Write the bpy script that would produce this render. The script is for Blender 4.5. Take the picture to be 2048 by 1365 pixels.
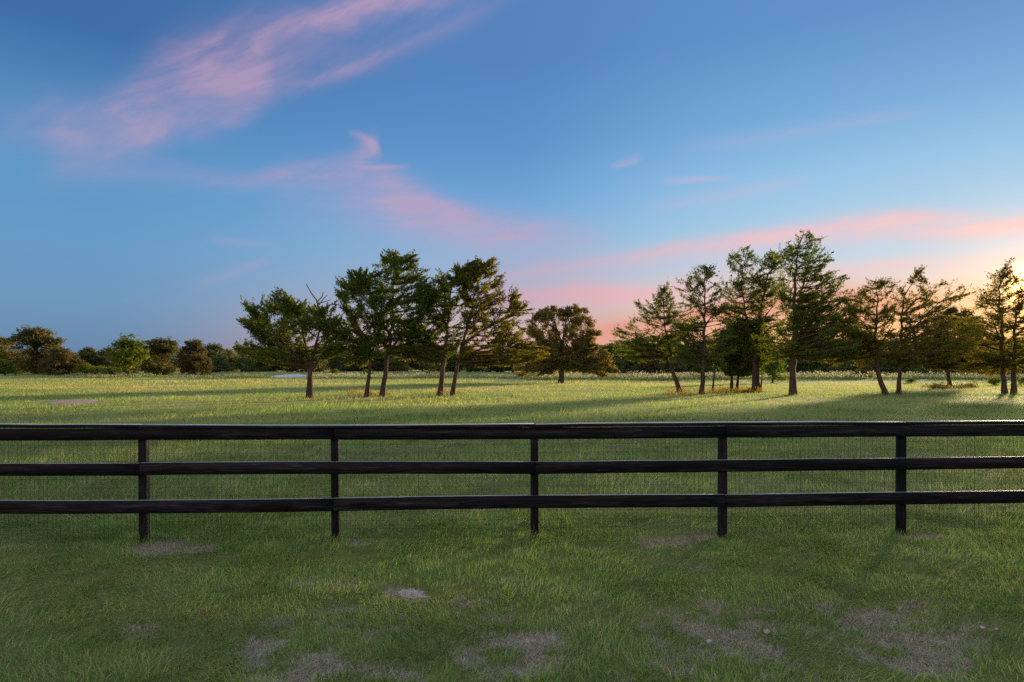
import bpy, math, random
import numpy as np

random.seed(11)
RNG = np.random.default_rng(11)
for o in list(bpy.data.objects):
    bpy.data.objects.remove(o)
SC = bpy.context.scene
COL = SC.collection
R = math.radians

# ------------------------------------------------------------------ camera
EYE = 2.05            # eye height in metres
FOC = 1365.0          # focal length in pixels of the 2048 px wide photograph
HOR = 740.0           # row of the true horizon in the photograph
cam = bpy.data.cameras.new('camera')
cam.sensor_width = 36.0
cam.lens = 24.0
cam.shift_y = (HOR - 682.5) / 2048.0
cam.clip_start = 0.05
cam.clip_end = 6000.0
cam_ob = bpy.data.objects.new('camera', cam)
cam_ob.location = (0, 0, EYE)
cam_ob.rotation_euler = (R(90), 0, 0)
COL.objects.link(cam_ob)
SC.camera = cam_ob

# ------------------------------------------------------------------ exposure
SC.view_settings.view_transform = 'Standard'
SC.view_settings.look = 'None'
SC.view_settings.exposure = 1.25
SC.view_settings.gamma = 1.0
SC.view_settings.use_curve_mapping = False
SC.cycles.max_bounces = 6
SC.cycles.diffuse_bounces = 4
SC.cycles.transmission_bounces = 4
SC.cycles.glossy_bounces = 2
SC.cycles.use_denoising = False
SC.cycles.caustics_reflective = False
SC.cycles.caustics_refractive = False

SUN_AZ, SUN_EL = 37.2, 5.6           # degrees, azimuth measured from +Y towards +X
SUN_DIR = (math.sin(R(SUN_AZ)) * math.cos(R(SUN_EL)), math.cos(R(SUN_AZ)) * math.cos(R(SUN_EL)), math.sin(R(SUN_EL)))


# ------------------------------------------------------------------ node helper
def lin(c):
    out = []
    for v in c:
        v /= 255.0
        out.append(v / 12.92 if v <= 0.04045 else ((v + 0.055) / 1.055) ** 2.4)
    return tuple(out)


class G:
    """little wrapper that writes math nodes as expressions"""
    def __init__(self, tree):
        self.t = tree

    def n(self, kind, **kw):
        nd = self.t.nodes.new(kind)
        for k, v in kw.items():
            setattr(nd, k, v)
        return nd

    def put(self, sock, v):
        if isinstance(v, bpy.types.NodeSocket):
            self.t.links.new(v, sock)
        else:
            if sock.type == 'RGBA' and len(v) == 3:
                v = (*v, 1.0)
            sock.default_value = v

    def m(self, op, a, b=None, c=None, clamp=False):
        nd = self.n('ShaderNodeMath', operation=op, use_clamp=clamp)
        self.put(nd.inputs[0], a)
        if b is not None:
            self.put(nd.inputs[1], b)
        if c is not None:
            self.put(nd.inputs[2], c)
        return nd.outputs[0]

    def add(self, a, b): return self.m('ADD', a, b)
    def sub(self, a, b): return self.m('SUBTRACT', a, b)
    def mul(self, a, b): return self.m('MULTIPLY', a, b)
    def div(self, a, b): return self.m('DIVIDE', a, b)

    def vec(self, x, y, z=0.0):
        nd = self.n('ShaderNodeCombineXYZ')
        for i, v in enumerate((x, y, z)):
            self.put(nd.inputs[i], v)
        return nd.outputs[0]

    def noise(self, v, scale, detail=4.0, rough=0.55, dist=0.0):
        nd = self.n('ShaderNodeTexNoise')
        self.put(nd.inputs['Vector'], v)
        nd.inputs['Scale'].default_value = scale
        nd.inputs['Detail'].default_value = detail
        nd.inputs['Roughness'].default_value = rough
        nd.inputs['Distortion'].default_value = dist
        return nd.outputs[0]

    def ramp(self, f, stops, interp='LINEAR'):
        nd = self.n('ShaderNodeValToRGB')
        nd.color_ramp.interpolation = interp
        el = nd.color_ramp.elements
        while len(el) < len(stops):
            el.new(0.5)
        for e, (p, c) in zip(el, stops):
            e.position = p
        for e, (p, c) in zip(el, stops):
            e.color = (*c, 1.0)
        self.put(nd.inputs[0], f)
        return nd.outputs[0]

    def curve(self, x, pts):
        """piecewise smooth curve of x; pts in real units"""
        xs = [p[0] for p in pts]
        ys = [p[1] for p in pts]
        x0, x1, y0, y1 = min(xs), max(xs), min(ys), max(ys)
        if y1 - y0 < 1e-6:
            y1 = y0 + 1e-6
        nd = self.n('ShaderNodeFloatCurve')
        c = nd.mapping.curves[0]
        nd.mapping.extend = 'HORIZONTAL'
        while len(c.points) < len(pts):
            c.points.new(0.5, 0.5)
        for p, (a, b) in zip(c.points, pts):
            p.location = ((a - x0) / (x1 - x0), (b - y0) / (y1 - y0))
            p.handle_type = 'AUTO_CLAMPED'
        nd.mapping.update()
        nx = self.m('DIVIDE', self.sub(x, x0), x1 - x0, clamp=True)
        self.put(nd.inputs['Value'], nx)
        return self.add(self.mul(nd.outputs[0], y1 - y0), y0)

    def step(self, x, a, b):
        if a > b:
            return self.sub(1.0, self.step(x, b, a))
        nd = self.n('ShaderNodeMapRange', interpolation_type='SMOOTHSTEP')
        self.put(nd.inputs['Value'], x)
        self.put(nd.inputs['From Min'], a)
        self.put(nd.inputs['From Max'], b)
        return nd.outputs[0]

    def mix(self, f, a, b, mode='MIX'):
        nd = self.n('ShaderNodeMix', data_type='RGBA', blend_type=mode)
        self.put(nd.inputs[0], f)
        self.put(nd.inputs[6], a)
        self.put(nd.inputs[7], b)
        return nd.outputs[2]

    def attr(self, name):
        return self.n('ShaderNodeAttribute', attribute_name=name)


# ------------------------------------------------------------------ world
def sky_angle(px, py):
    u, v = (px - 1024) / FOC, (HOR - py) / FOC
    az = math.degrees(math.atan(u))
    el = math.degrees(math.atan(v * math.cos(R(az))))
    return az, el


def build_world():
    w = bpy.data.worlds.new('World')
    SC.world = w
    w.use_nodes = True
    t = w.node_tree
    t.nodes.clear()
    g = G(t)
    tc = g.n('ShaderNodeTexCoord').outputs['Generated']
    sep = g.n('ShaderNodeSeparateXYZ')
    g.put(sep.inputs[0], tc)
    X, Y, Z = sep.outputs
    az = g.mul(g.m('ARCTAN2', X, Y), 180 / math.pi)
    el = g.mul(g.m('ARCSINE', Z), 180 / math.pi)
    # base colour: three elevation ramps blended by the bearing from the sun
    e = g.m('DIVIDE', g.m('MAXIMUM', el, 0.0), 90.0, clamp=True)

    def er(stops):
        return g.ramp(e, [(a / 90.0, lin(c)) for a, c in stops])
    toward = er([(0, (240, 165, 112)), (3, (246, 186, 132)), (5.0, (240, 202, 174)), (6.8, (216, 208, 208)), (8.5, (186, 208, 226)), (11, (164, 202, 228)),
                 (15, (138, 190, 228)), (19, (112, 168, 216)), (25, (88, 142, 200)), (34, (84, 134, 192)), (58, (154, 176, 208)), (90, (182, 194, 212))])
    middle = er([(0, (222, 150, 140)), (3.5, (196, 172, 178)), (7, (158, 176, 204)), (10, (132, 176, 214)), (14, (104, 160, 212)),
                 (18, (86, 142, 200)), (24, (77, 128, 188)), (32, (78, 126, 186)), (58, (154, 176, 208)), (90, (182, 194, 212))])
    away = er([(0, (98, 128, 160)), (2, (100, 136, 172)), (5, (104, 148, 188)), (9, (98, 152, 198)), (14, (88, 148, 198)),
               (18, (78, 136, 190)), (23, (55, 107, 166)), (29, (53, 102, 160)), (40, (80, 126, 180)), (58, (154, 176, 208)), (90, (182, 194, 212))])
    behind = er([(0, (186, 170, 180)), (4, (226, 192, 186)), (14, (236, 218, 212)), (26, (226, 218, 218)), (42, (204, 208, 216)), (62, (188, 198, 213)), (90, (182, 194, 212))])  # unseen sky, here and overhead, brightened as added fill light for the ground
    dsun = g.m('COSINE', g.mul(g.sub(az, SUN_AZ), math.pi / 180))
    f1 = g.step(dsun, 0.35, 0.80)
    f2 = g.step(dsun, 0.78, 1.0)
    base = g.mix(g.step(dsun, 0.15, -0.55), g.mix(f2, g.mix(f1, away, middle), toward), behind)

    # clouds: bands that follow curves in bearing and elevation, frayed by noise
    p = g.vec(az, el, 0.0)
    warp_a = g.sub(g.noise(p, 0.10, 5, 0.55), 0.5)
    warp_b = g.sub(g.noise(g.vec(g.mul(az, 0.35), el, 7.0), 0.55, 5, 0.6), 0.5)
    # streaks tilted along the big plume
    c_, s_ = math.cos(R(27)), math.sin(R(27))
    sx = g.add(g.mul(az, c_), g.mul(el, s_))
    sy = g.sub(g.mul(el, c_), g.mul(az, s_))
    streak_t = g.noise(g.vec(g.mul(sx, 0.28), sy, 3.0), 0.42, 6, 0.60, 0.6)
    streak_h = g.noise(g.vec(g.mul(az, 0.16), g.add(el, g.mul(az, -0.09)), 5.0), 0.75, 6, 0.6, 0.4)

    fibre = g.noise(g.vec(g.mul(sx, 0.22), g.mul(sy, 1.3), 9.0), 1.5, 5, 0.65, 0.8)

    def band(pts, streak, amp=1.0, frays=1.0):
        """pts: (px, py, half thickness above, below in px, density)"""
        az_ = [sky_angle(q[0], q[1])[0] for q in pts]
        c = [(a, sky_angle(q[0], q[1])[1]) for a, q in zip(az_, pts)]
        k = [math.cos(R(a)) ** 2 * 180 / math.pi / FOC for a in az_]
        up = [(a, q[2] * kk) for a, q, kk in zip(az_, pts, k)]
        dn = [(a, q[3] * kk) for a, q, kk in zip(az_, pts, k)]
        de = [(a, q[4]) for a, q in zip(az_, pts)]
        d = g.sub(g.add(el, g.mul(warp_a, 2.6 * frays)), g.curve(az, c))
        d = g.add(d, g.mul(warp_b, 1.1 * frays))
        above = g.m('GREATER_THAN', d, 0.0)
        wid = g.add(g.mul(above, g.curve(az, up)), g.mul(g.sub(1.0, above), g.curve(az, dn)))
        q = g.div(d, wid)
        fall = g.m('EXPONENT', g.mul(g.mul(q, q), -1.0))
        inside = g.mul(g.step(az, az_[0] - 0.01, az_[0] + (az_[1] - az_[0]) * 0.7), g.sub(1.0, g.step(az, az_[-2] + (az_[-1] - az_[-2]) * 0.3, az_[-1] + 0.01)))
        fall = g.mul(g.mul(fall, inside), g.curve(az, de))
        fall = g.mul(fall, g.add(0.55, g.mul(fibre, 0.9)))
        return g.mul(fall, g.add(1.0 - 0.62 * amp, g.mul(g.step(streak, 0.33, 0.68), 1.0 * amp)))

    plume = [
        band([(-80, 250, 70, 80, 0.10), (60, 240, 50, 60, .28), (200, 225, 40, 50, .6), (330, 145, 60, 70, .50), (440, 100, 46, 70, .62), (560, 50, 30, 42, .66), (700, 10, 22, 30, .85), (850, -28, 26, 34, .7), (1000, -60, 36, 60, .4)], streak_t, .9),
        band([(60, 290, 60, 60, .1), (200, 275, 70, 44, .40), (290, 266, 70, 30, .85), (390, 226, 80, 34, .62), (485, 202, 90, 28, .85), (560, 180, 90, 24, .45), (680, 132, 80, 24, .22), (800, 88, 70, 30, .14), (1000, 40, 60, 30, .06)], streak_t, .8),
        band([(20, 350, 60, 50, .06), (180, 335, 60, 36, .22), (330, 350, 36, 30, .25), (450, 362, 22, 22, .3), (590, 342, 18, 36, .48), (690, 328, 20, 40, .55), (735, 304, 24, 24, .72), (765, 290, 20, 20, .1)], streak_h, .7, .4),
        band([(690, 266, 6, 8, .1), (712, 268, 6, 9, .45), (735, 278, 7, 14, .65), (752, 292, 10, 20, .55), (768, 305, 10, 20, .0)], streak_h, .4, .2),
        band([(700, 337, 4, 5, .1), (760, 336, 4, 5, .7), (800, 334, 4, 5, .45), (830, 331, 4, 4, .0)], streak_h, .3, .1),
        band([(480, 400, 50, 60, .05), (640, 380, 44, 70, .28), (740, 376, 40, 80, .75), (820, 398, 32, 76, 1.05), (900, 432, 30, 66, 1.05), (1000, 462, 32, 56, 1.0), (1120, 476, 34, 50, .65), (1280, 490, 30, 40, .1)], streak_h, .6, .30),
        band([(520, 205, 8, 14, .0), (640, 160, 10, 18, .28), (760, 112, 10, 18, .32), (900, 50, 10, 18, .22), (1000, 5, 10, 16, .1), (1080, -30, 10, 16, .0)], streak_t, .6, .3),
        band([(400, 480, 8, 10, .0), (450, 482, 10, 10, .25), (520, 488, 9, 9, .15), (600, 490, 8, 8, .0)], streak_h, .5, .3),
        band([(360, 578, 14, 16, .02), (430, 558, 13, 14, .22), (500, 534, 10, 12, .28), (560, 512, 8, 10, .03)], streak_h, .5, .3),
    ]
    west = [
        band([(900, 590, 16, 20, .0), (1010, 560, 18, 18, .45), (1150, 535, 16, 18, .6), (1300, 512, 18, 22, .75), (1420, 495, 20, 26, .85), (1560, 470, 22, 34, .95), (1700, 452, 24, 34, 1.0), (1850, 446, 26, 34, 1.0), (2050, 446, 30, 42, .9), (2400, 420, 40, 50, .6), (2900, 400, 40, 50, .0)], streak_h, .75, .45),
        band([(860, 640, 20, 30, .1), (980, 610, 25, 30, .5), (1120, 592, 28, 30, .85), (1270, 588, 22, 28, 1.0), (1400, 565, 22, 26, .7), (1550, 545, 16, 26, .5), (1750, 530, 14, 26, .5), (2100, 510, 16, 26, .4), (2500, 500, 16, 26, .0)], streak_h, .8, .45),
        band([(1120, 665, 26, 30, .2), (1260, 660, 26, 30, .8), (1420, 630, 30, 34, .95), (1600, 610, 40, 50, 1.0), (1750, 605, 40, 50, .9), (1900, 600, 40, 60, .6), (2200, 600, 40, 60, .2)], streak_h, .5, .4),
    ]
    tiny = [
        band([(1310, 366, 6, 6, .0), (1350, 364, 7, 6, .45), (1395, 360, 7, 5, .6), (1450, 356, 5, 5, .2), (1500, 352, 5, 5, .0)], streak_h, .3, .1),
        band([(1210, 336, 5, 5, .0), (1235, 333, 8, 4, .3), (1265, 325, 12, 6, .35), (1290, 315, 10, 6, .0)], streak_h, .3, .1),
        band([(1240, 420, 14, 14, .0), (1400, 400, 16, 14, .25), (1560, 368, 14, 14, .25), (1650, 350, 12, 12, .0)], streak_h, .4, .2),
        band([(1300, 300, 14, 14, .0), (1500, 280, 14, 14, .18), (1700, 246, 14, 14, .2), (1950, 215, 12, 12, .0)], streak_h, .4, .2),
    ]

    def total(lst):
        s = lst[0]
        for b in lst[1:]:
            s = g.add(s, b)
        return g.m('MINIMUM', s, 1.0)
    lilac = lin((198, 160, 188))
    col = g.mix(g.mul(total(plume), 0.66), base, lilac)
    col = g.mix(g.mul(total(tiny), 0.75), col, lin((214, 178, 204)))
    pink = g.mix(f2, lin((222, 158, 174)), lin((244, 190, 192)))
    col = g.mix(g.mul(total(west[:2]), 0.78), col, pink)
    col = g.mix(g.mul(west[2], 0.66), col, g.mix(g.step(az, 27.0, 37.0), lin((226, 122, 112)), lin((250, 178, 112))))
    # light haze around the low sun
    ca = g.n('ShaderNodeVectorMath', operation='DOT_PRODUCT')
    g.put(ca.inputs[0], tc)
    ca.inputs[1].default_value = SUN_DIR
    th = g.mul(g.m('ARCCOSINE', g.m('MINIMUM', ca.outputs['Value'], 1.0)), 180 / math.pi)
    halo = g.add(g.mul(g.m('EXPONENT', g.div(th, -2.1)), 1.0), g.mul(g.m('EXPONENT', g.mul(g.mul(th, th), -1 / 0.6)), 14.0))
    glow = g.mix(1.0, lin((255, 190, 94)), g.vec(halo, halo, halo), 'MULTIPLY')
    col = g.mix(1.0, col, glow, 'ADD')
    # physical sky underneath it all
    sky = g.n('ShaderNodeTexSky', sky_type='NISHITA')
    sky.sun_disc = False
    sky.sun_elevation = R(SUN_EL)
    sky.sun_rotation = R(SUN_AZ)
    bg_phys = g.n('ShaderNodeBackground')
    g.put(bg_phys.inputs[0], sky.outputs[0])
    bg_phys.inputs[1].default_value = 0.05
    hs = g.n('ShaderNodeHueSaturation')
    hs.inputs['Saturation'].default_value = 0.975
    g.put(hs.inputs['Color'], col)
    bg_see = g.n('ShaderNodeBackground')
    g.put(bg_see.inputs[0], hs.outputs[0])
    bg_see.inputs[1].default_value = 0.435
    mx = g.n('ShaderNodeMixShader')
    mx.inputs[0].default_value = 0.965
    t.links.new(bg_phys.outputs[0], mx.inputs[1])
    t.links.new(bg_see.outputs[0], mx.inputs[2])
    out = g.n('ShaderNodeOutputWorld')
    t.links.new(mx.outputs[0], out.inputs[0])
    w.cycles.sampling_method = 'MANUAL'
    w.cycles.sample_map_resolution = 1024


build_world()
sun = bpy.data.lights.new('sun', 'SUN')
sun.energy = 5.0
sun.angle = R(2.5)
sun.color = (1.0, 0.76, 0.46)
sun_ob = bpy.data.objects.new('sun', sun)
sun_ob.rotation_euler = (R(90 - SUN_EL), 0, R(180 - SUN_AZ))
COL.objects.link(sun_ob)


# ------------------------------------------------------------------ object helpers
def tag(o, label=None, cat=None, group=None, kind=None):
    if label: o['label'] = label
    if cat: o['category'] = cat
    if group: o['group'] = group
    if kind: o['kind'] = kind
    return o


def empty(name, loc):
    o = bpy.data.objects.new(name, None)
    o.empty_display_size = 0.3
    o.location = loc
    COL.objects.link(o)
    return o


def make_mesh(name, verts, quads=None, tris=None, mat=None, attrs=None, smooth=False):
    me = bpy.data.meshes.new(name)
    verts = np.asarray(verts, dtype=np.float32).reshape(-1, 3)
    parts, starts, tot, off = [], [], [], 0
    for f, k in ((quads, 4), (tris, 3)):
        if f is not None and len(f):
            f = np.asarray(f, dtype=np.int32).reshape(-1, k)
            parts.append(f.ravel())
            starts.append(off + np.arange(len(f), dtype=np.int32) * k)
            off += f.size
    loops = np.concatenate(parts)
    starts = np.concatenate(starts)
    me.vertices.add(len(verts))
    me.vertices.foreach_set('co', verts.ravel())
    me.loops.add(len(loops))
    me.loops.foreach_set('vertex_index', loops)
    me.polygons.add(len(starts))
    me.polygons.foreach_set('loop_start', starts)
    if attrs:
        for k, v in attrs.items():
            a = me.attributes.new(k, 'FLOAT', 'POINT')
            a.data.foreach_set('value', np.asarray(v, dtype=np.float32))
    me.update(calc_edges=True)
    if smooth:
        me.polygons.foreach_set('use_smooth', np.ones(len(starts), dtype=bool))
    if mat:
        me.materials.append(mat)
    return me


def link(name, me, parent=None, loc=(0, 0, 0)):
    o = bpy.data.objects.new(name, me)
    o.location = loc
    COL.objects.link(o)
    if parent:
        o.parent = parent
    return o


class MB:
    """collects vertices and faces for one mesh"""
    def __init__(self):
        self.v, self.q, self.t, self.n = [], [], [], 0

    def push(self, v, q=None, t=None):
        v = np.asarray(v, dtype=np.float64).reshape(-1, 3)
        if q is not None and len(q): self.q.append(np.asarray(q, dtype=np.int64).reshape(-1, 4) + self.n)
        if t is not None and len(t): self.t.append(np.asarray(t, dtype=np.int64).reshape(-1, 3) + self.n)
        self.v.append(v)
        self.n += len(v)

    def tube(self, pts, radii, sides=6, rough=0.0, cap=True):
        pts = np.asarray(pts, dtype=np.float64)
        k = len(pts)
        tan = np.gradient(pts, axis=0)
        tan /= np.linalg.norm(tan, axis=1, keepdims=True) + 1e-9
        ref = np.array([0.0, 1.0, 0.0]) if abs(tan[0][1]) < 0.9 else np.array([1.0, 0, 0])
        a = np.cross(tan, ref)
        a /= np.linalg.norm(a, axis=1, keepdims=True) + 1e-9
        b = np.cross(tan, a)
        ang = np.linspace(0, 2 * np.pi, sides, endpoint=False)
        rad = np.asarray(radii, dtype=np.float64)[:, None] * np.ones((1, sides))
        if rough:
            rad = rad * (1 + rough * RNG.normal(0, 1, (1, sides)) * 0.7 + rough * RNG.normal(0, 1, (k, sides)) * 0.6)
        v = pts[:, None, :] + rad[..., None] * (np.cos(ang)[None, :, None] * a[:, None, :] + np.sin(ang)[None, :, None] * b[:, None, :])
        i, j = np.meshgrid(np.arange(k - 1), np.arange(sides), indexing='ij')
        j2 = (j + 1) % sides
        q = np.stack([i * sides + j, i * sides + j2, (i + 1) * sides + j2, (i + 1) * sides + j], -1).reshape(-1, 4)
        t = None
        v = v.reshape(-1, 3)
        if cap:
            v = np.vstack([v, pts[-1]])
            jj = np.arange(sides)
            t = np.stack([(k - 1) * sides + jj, (k - 1) * sides + (jj + 1) % sides, np.full(sides, k * sides)], -1)
        self.push(v, q, t)

    def box(self, c, half, rot=None):
        s = np.array([[-1, -1, -1], [1, -1, -1], [1, 1, -1], [-1, 1, -1], [-1, -1, 1], [1, -1, 1], [1, 1, 1], [-1, 1, 1]], dtype=float) * np.asarray(half)
        if rot is not None:
            s = s @ np.asarray(rot).T
        self.push(s + np.asarray(c), [[0, 3, 2, 1], [4, 5, 6, 7], [0, 1, 5, 4], [1, 2, 6, 5], [2, 3, 7, 6], [3, 0, 4, 7]])

    def mesh(self, name, mat=None, smooth=False, attrs=None):
        return make_mesh(name, np.vstack(self.v), np.vstack(self.q) if self.q else None, np.vstack(self.t) if self.t else None, mat, attrs, smooth)


_LAT = np.random.default_rng(5).random((257, 257))


def vnoise(x, y):
    x, y = np.asarray(x, float), np.asarray(y, float)
    xi, yi = np.floor(x).astype(np.int64), np.floor(y).astype(np.int64)
    fx, fy = x - xi, y - yi
    fx, fy = fx * fx * (3 - 2 * fx), fy * fy * (3 - 2 * fy)
    a, b = xi % 256, yi % 256
    return (_LAT[a, b] * (1 - fx) + _LAT[a + 1, b] * fx) * (1 - fy) + (_LAT[a, b + 1] * (1 - fx) + _LAT[a + 1, b + 1] * fx) * fy


def fbm(x, y, s, o=4, gain=0.5):
    r, a, n = 0.0, 1.0, 0.0
    for k in range(o):
        r = r + a * vnoise(np.asarray(x) * s + 17.3 * k, np.asarray(y) * s + 9.7 * k)
        n += a
        a *= gain
        s *= 2.03
    return r / n


def sstep(x, a, b):
    t = np.clip((np.asarray(x, float) - a) / (b - a), 0, 1)
    return t * t * (3 - 2 * t)


def at(px, py, Y):
    """world point seen at that place of the photograph, at distance Y"""
    return np.array([(px - 1024) / FOC * Y, Y, EYE - (py - HOR) / FOC * Y])


def gdist(py, z=0.0):
    return FOC * (EYE - z) / (py - HOR)


# ------------------------------------------------------------------ terrain
def height(x, y):
    x, y = np.asarray(x, float), np.asarray(y, float)
    h = 0.05 * (fbm(x, y, 0.25, 3) - 0.5) * sstep(y, 9.5, 16) + 0.85 * (fbm(x * 0.5 + 40, y, 0.030, 3) - 0.5) * sstep(y, 22, 50)
    h = h + 0.03 * (fbm(x, y, 1.6, 3) - 0.5)
    bank = np.exp(-((x + 45) / 60.0) ** 2)
    h = h + sstep(y, 178, 240) * (0.5 + 1.0 * bank)
    h = h + sstep(y, 300, 1200) * 3.0
    return h


# worn places of the lawn: (px, py, half width px, half height px, strength)
WORN = [(300, 1100, 46, 12, 1.2), (335, 1086, 28, 9, 1.2), (395, 1101, 52, 8, 1.15), (700, 1086, 24, 8, 1.0), (1350, 1084, 70, 9, 1.1), (1400, 1076, 50, 7, 1.1),
        (1295, 1091, 40, 6, .8), (1845, 1074, 45, 7, 1.0), (822, 1186, 46, 15, 2.2), (845, 1199, 30, 9, .8), (580, 1318, 110, 42, .8), (620, 1345, 120, 30, .85),
        (700, 1250, 110, 34, .55), (580, 1250, 60, 20, .5), (1000, 1250, 60, 28, .75), (1050, 1300, 90, 50, .85), (990, 1340, 110, 40, .75), (930, 1200, 60, 14, .45),
        (1290, 1240, 40, 14, .5), (1420, 1250, 100, 40, .75), (1500, 1300, 150, 45, .85), (1350, 1300, 60, 40, .5), (1720, 1230, 110, 26, .75), (1830, 1310, 120, 40, .9), (1600, 1350, 130, 30, .7),
        (1960, 1270, 60, 25, .45), (1420, 1205, 60, 14, .45), (760, 1345, 90, 24, .55)]


def bare(x, y):
    x, y = np.asarray(x, float), np.asarray(y, float)
    yy = np.maximum(y, 1.0)
    px, py = 1024 + x / yy * FOC, HOR + EYE / yy * FOC
    n1 = fbm(x, y, 2.3, 4, 0.6) - 0.5
    n2 = fbm(x + 5, y + 3, 9.0, 3, 0.6) - 0.5
    b = np.zeros_like(x)
    for cx, cy, hx, hy, s in WORN:
        d = np.sqrt(((px - cx + 70 * n1) / hx) ** 2 + ((py - cy) / hy) ** 2)
        b = np.maximum(b, s * (1 - sstep(d + 1.5 * n1 + 0.5 * n2, 0.35, 1.5)))
    n3 = fbm(x + 8, y + 21, 4.2, 3, 0.6) - 0.5
    n5 = fbm(x + 3, y + 40, 17.0, 3, 0.65) - 0.5
    b = np.where(b > 0.9, b * (0.9 + 1.6 * n3 + 1.2 * n2), b * (0.80 + 4.2 * n3 + 2.2 * n2)) + 1.2 * n5 * (b > 0.05)
    # small thin places all over
    b = b + 0.4 * sstep(fbm(x + 31, y + 11, 1.1, 4, 0.6), 0.66, 0.80) * (y < 8)
    return np.clip(b, 0, 1) * (y > 2.5) * (y < 14)


# ------------------------------------------------------------------ materials
def new_mat(name):
    m = bpy.data.materials.new(name)
    m.use_nodes = True
    m.node_tree.nodes.clear()
    return m, G(m.node_tree)


def finish(g, shader):
    o = g.n('ShaderNodeOutputMaterial')
    g.t.links.new(shader, o.inputs[0])


def leafy(name, ramp, trans=0.45, up=0.0, transtint=(1.25, 1.15, 0.6), vary=0.0, field=None, gloss=0.0):
    """thin leaf: diffuse reflection plus light let through"""
    m, g = new_mat(name)
    tint = g.attr('tint').outputs['Fac']
    col = g.ramp(tint, ramp)
    if vary:
        rnd = g.n('ShaderNodeObjectInfo').outputs['Random']
        hsv = g.n('ShaderNodeHueSaturation')
        g.put(hsv.inputs['Hue'], g.add(0.5 - vary * 0.07, g.mul(rnd, vary * 0.10)))
        g.put(hsv.inputs['Value'], g.add(1.0 - vary * 0.3, g.mul(g.m('FRACT', g.mul(rnd, 7.31)), vary * 0.6)))
        g.put(hsv.inputs['Color'], col)
        col = hsv.outputs[0]
    nrm = None
    if up:
        geo = g.n('ShaderNodeNewGeometry')
        nv = g.n('ShaderNodeMix', data_type='VECTOR')
        nv.inputs[0].default_value = up
        g.put(nv.inputs[4], geo.outputs['Normal'])
        if field:
            g.put(nv.inputs[5], g.vec(g.attr('nx').outputs['Fac'], g.attr('ny').outputs['Fac'], 1.0))
        else:
            nv.inputs[5].default_value = (0, 0, 1)
        nn = g.n('ShaderNodeVectorMath', operation='NORMALIZE')
        g.put(nn.inputs[0], nv.outputs[1])
        nrm = nn.outputs[0]
    d = g.n('ShaderNodeBsdfDiffuse')
    tr = g.n('ShaderNodeBsdfTranslucent')
    g.put(d.inputs[0], col)
    g.put(tr.inputs[0], g.mix(1.0, col, transtint, 'MULTIPLY'))
    if nrm is not None:
        g.put(d.inputs['Normal'], nrm)
    mx = g.n('ShaderNodeMixShader')
    mx.inputs[0].default_value = trans
    g.t.links.new(d.outputs[0], mx.inputs[1])
    g.t.links.new(tr.outputs[0], mx.inputs[2])
    sh = mx.outputs[0]
    finish(g, sh)
    return m


def principled(g, col, rough=0.8, spec=0.3, bump=None, bstr=0.3, bdist=0.02):
    p = g.n('ShaderNodeBsdfPrincipled')
    g.put(p.inputs['Base Color'], col)
    g.put(p.inputs['Roughness'], rough)
    p.inputs['Specular IOR Level'].default_value = spec
    if bump is not None:
        b = g.n('ShaderNodeBump')
        b.inputs['Strength'].default_value = bstr
        b.inputs['Distance'].default_value = bdist
        g.put(b.inputs['Height'], bump)
        g.t.links.new(b.outputs[0], p.inputs['Normal'])
    return p.outputs[0]


def mat_ground():
    m, g = new_mat('meadow_soil')
    pos = g.n('ShaderNodeNewGeometry').outputs['Position']
    n1 = g.noise(pos, 3.0, 6, 0.65)
    n2 = g.noise(pos, 60.0, 4, 0.7)
    n3 = g.noise(pos, 0.05, 5, 0.6)
    n4 = g.noise(pos, 0.6, 5, 0.65)
    thatch = g.ramp(g.add(g.mul(n1, 0.5), g.mul(n2, 0.5)), [(0.3, (0.08, 0.09, 0.028)), (0.55, (0.17, 0.18, 0.055)), (0.75, (0.28, 0.26, 0.10))])
    field = g.ramp(g.add(g.mul(n3, 0.6), g.mul(n4, 0.4)), [(0.35, (0.18, 0.22, 0.055)), (0.5, (0.27, 0.29, 0.08)), (0.68, (0.38, 0.35, 0.12))])
    sep = g.n('ShaderNodeSeparateXYZ')
    g.put(sep.inputs[0], pos)
    veg = g.mix(g.step(sep.outputs[1], 12.0, 45.0), thatch, field)
    soil = g.ramp(g.add(g.mul(n1, 0.45), g.mul(n2, 0.55)), [(0.32, (0.115, 0.092, 0.062)), (0.5, (0.355, 0.295, 0.210)), (0.66, (0.68, 0.59, 0.45))])
    b = g.step(g.attr('bare').outputs['Fac'], 0.15, 0.85)
    col = g.mix(b, veg, soil)
    finish(g, principled(g, col, 0.95, 0.1, g.add(n2, g.mul(n1, 0.6)), 0.7, 0.02))
    return m


def mat_dirt(name, a, b, c):
    m, g = new_mat(name)
    pos = g.n('ShaderNodeNewGeometry').outputs['Position']
    n1 = g.noise(pos, 1.5, 6, 0.7)
    n2 = g.noise(pos, 14.0, 5, 0.7)
    col = g.ramp(g.add(g.mul(n1, 0.5), g.mul(n2, 0.5)), [(0.3, a), (0.5, b), (0.7, c)])
    finish(g, principled(g, col, 0.95, 0.1, n2, 0.6, 0.05))
    return m


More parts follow.
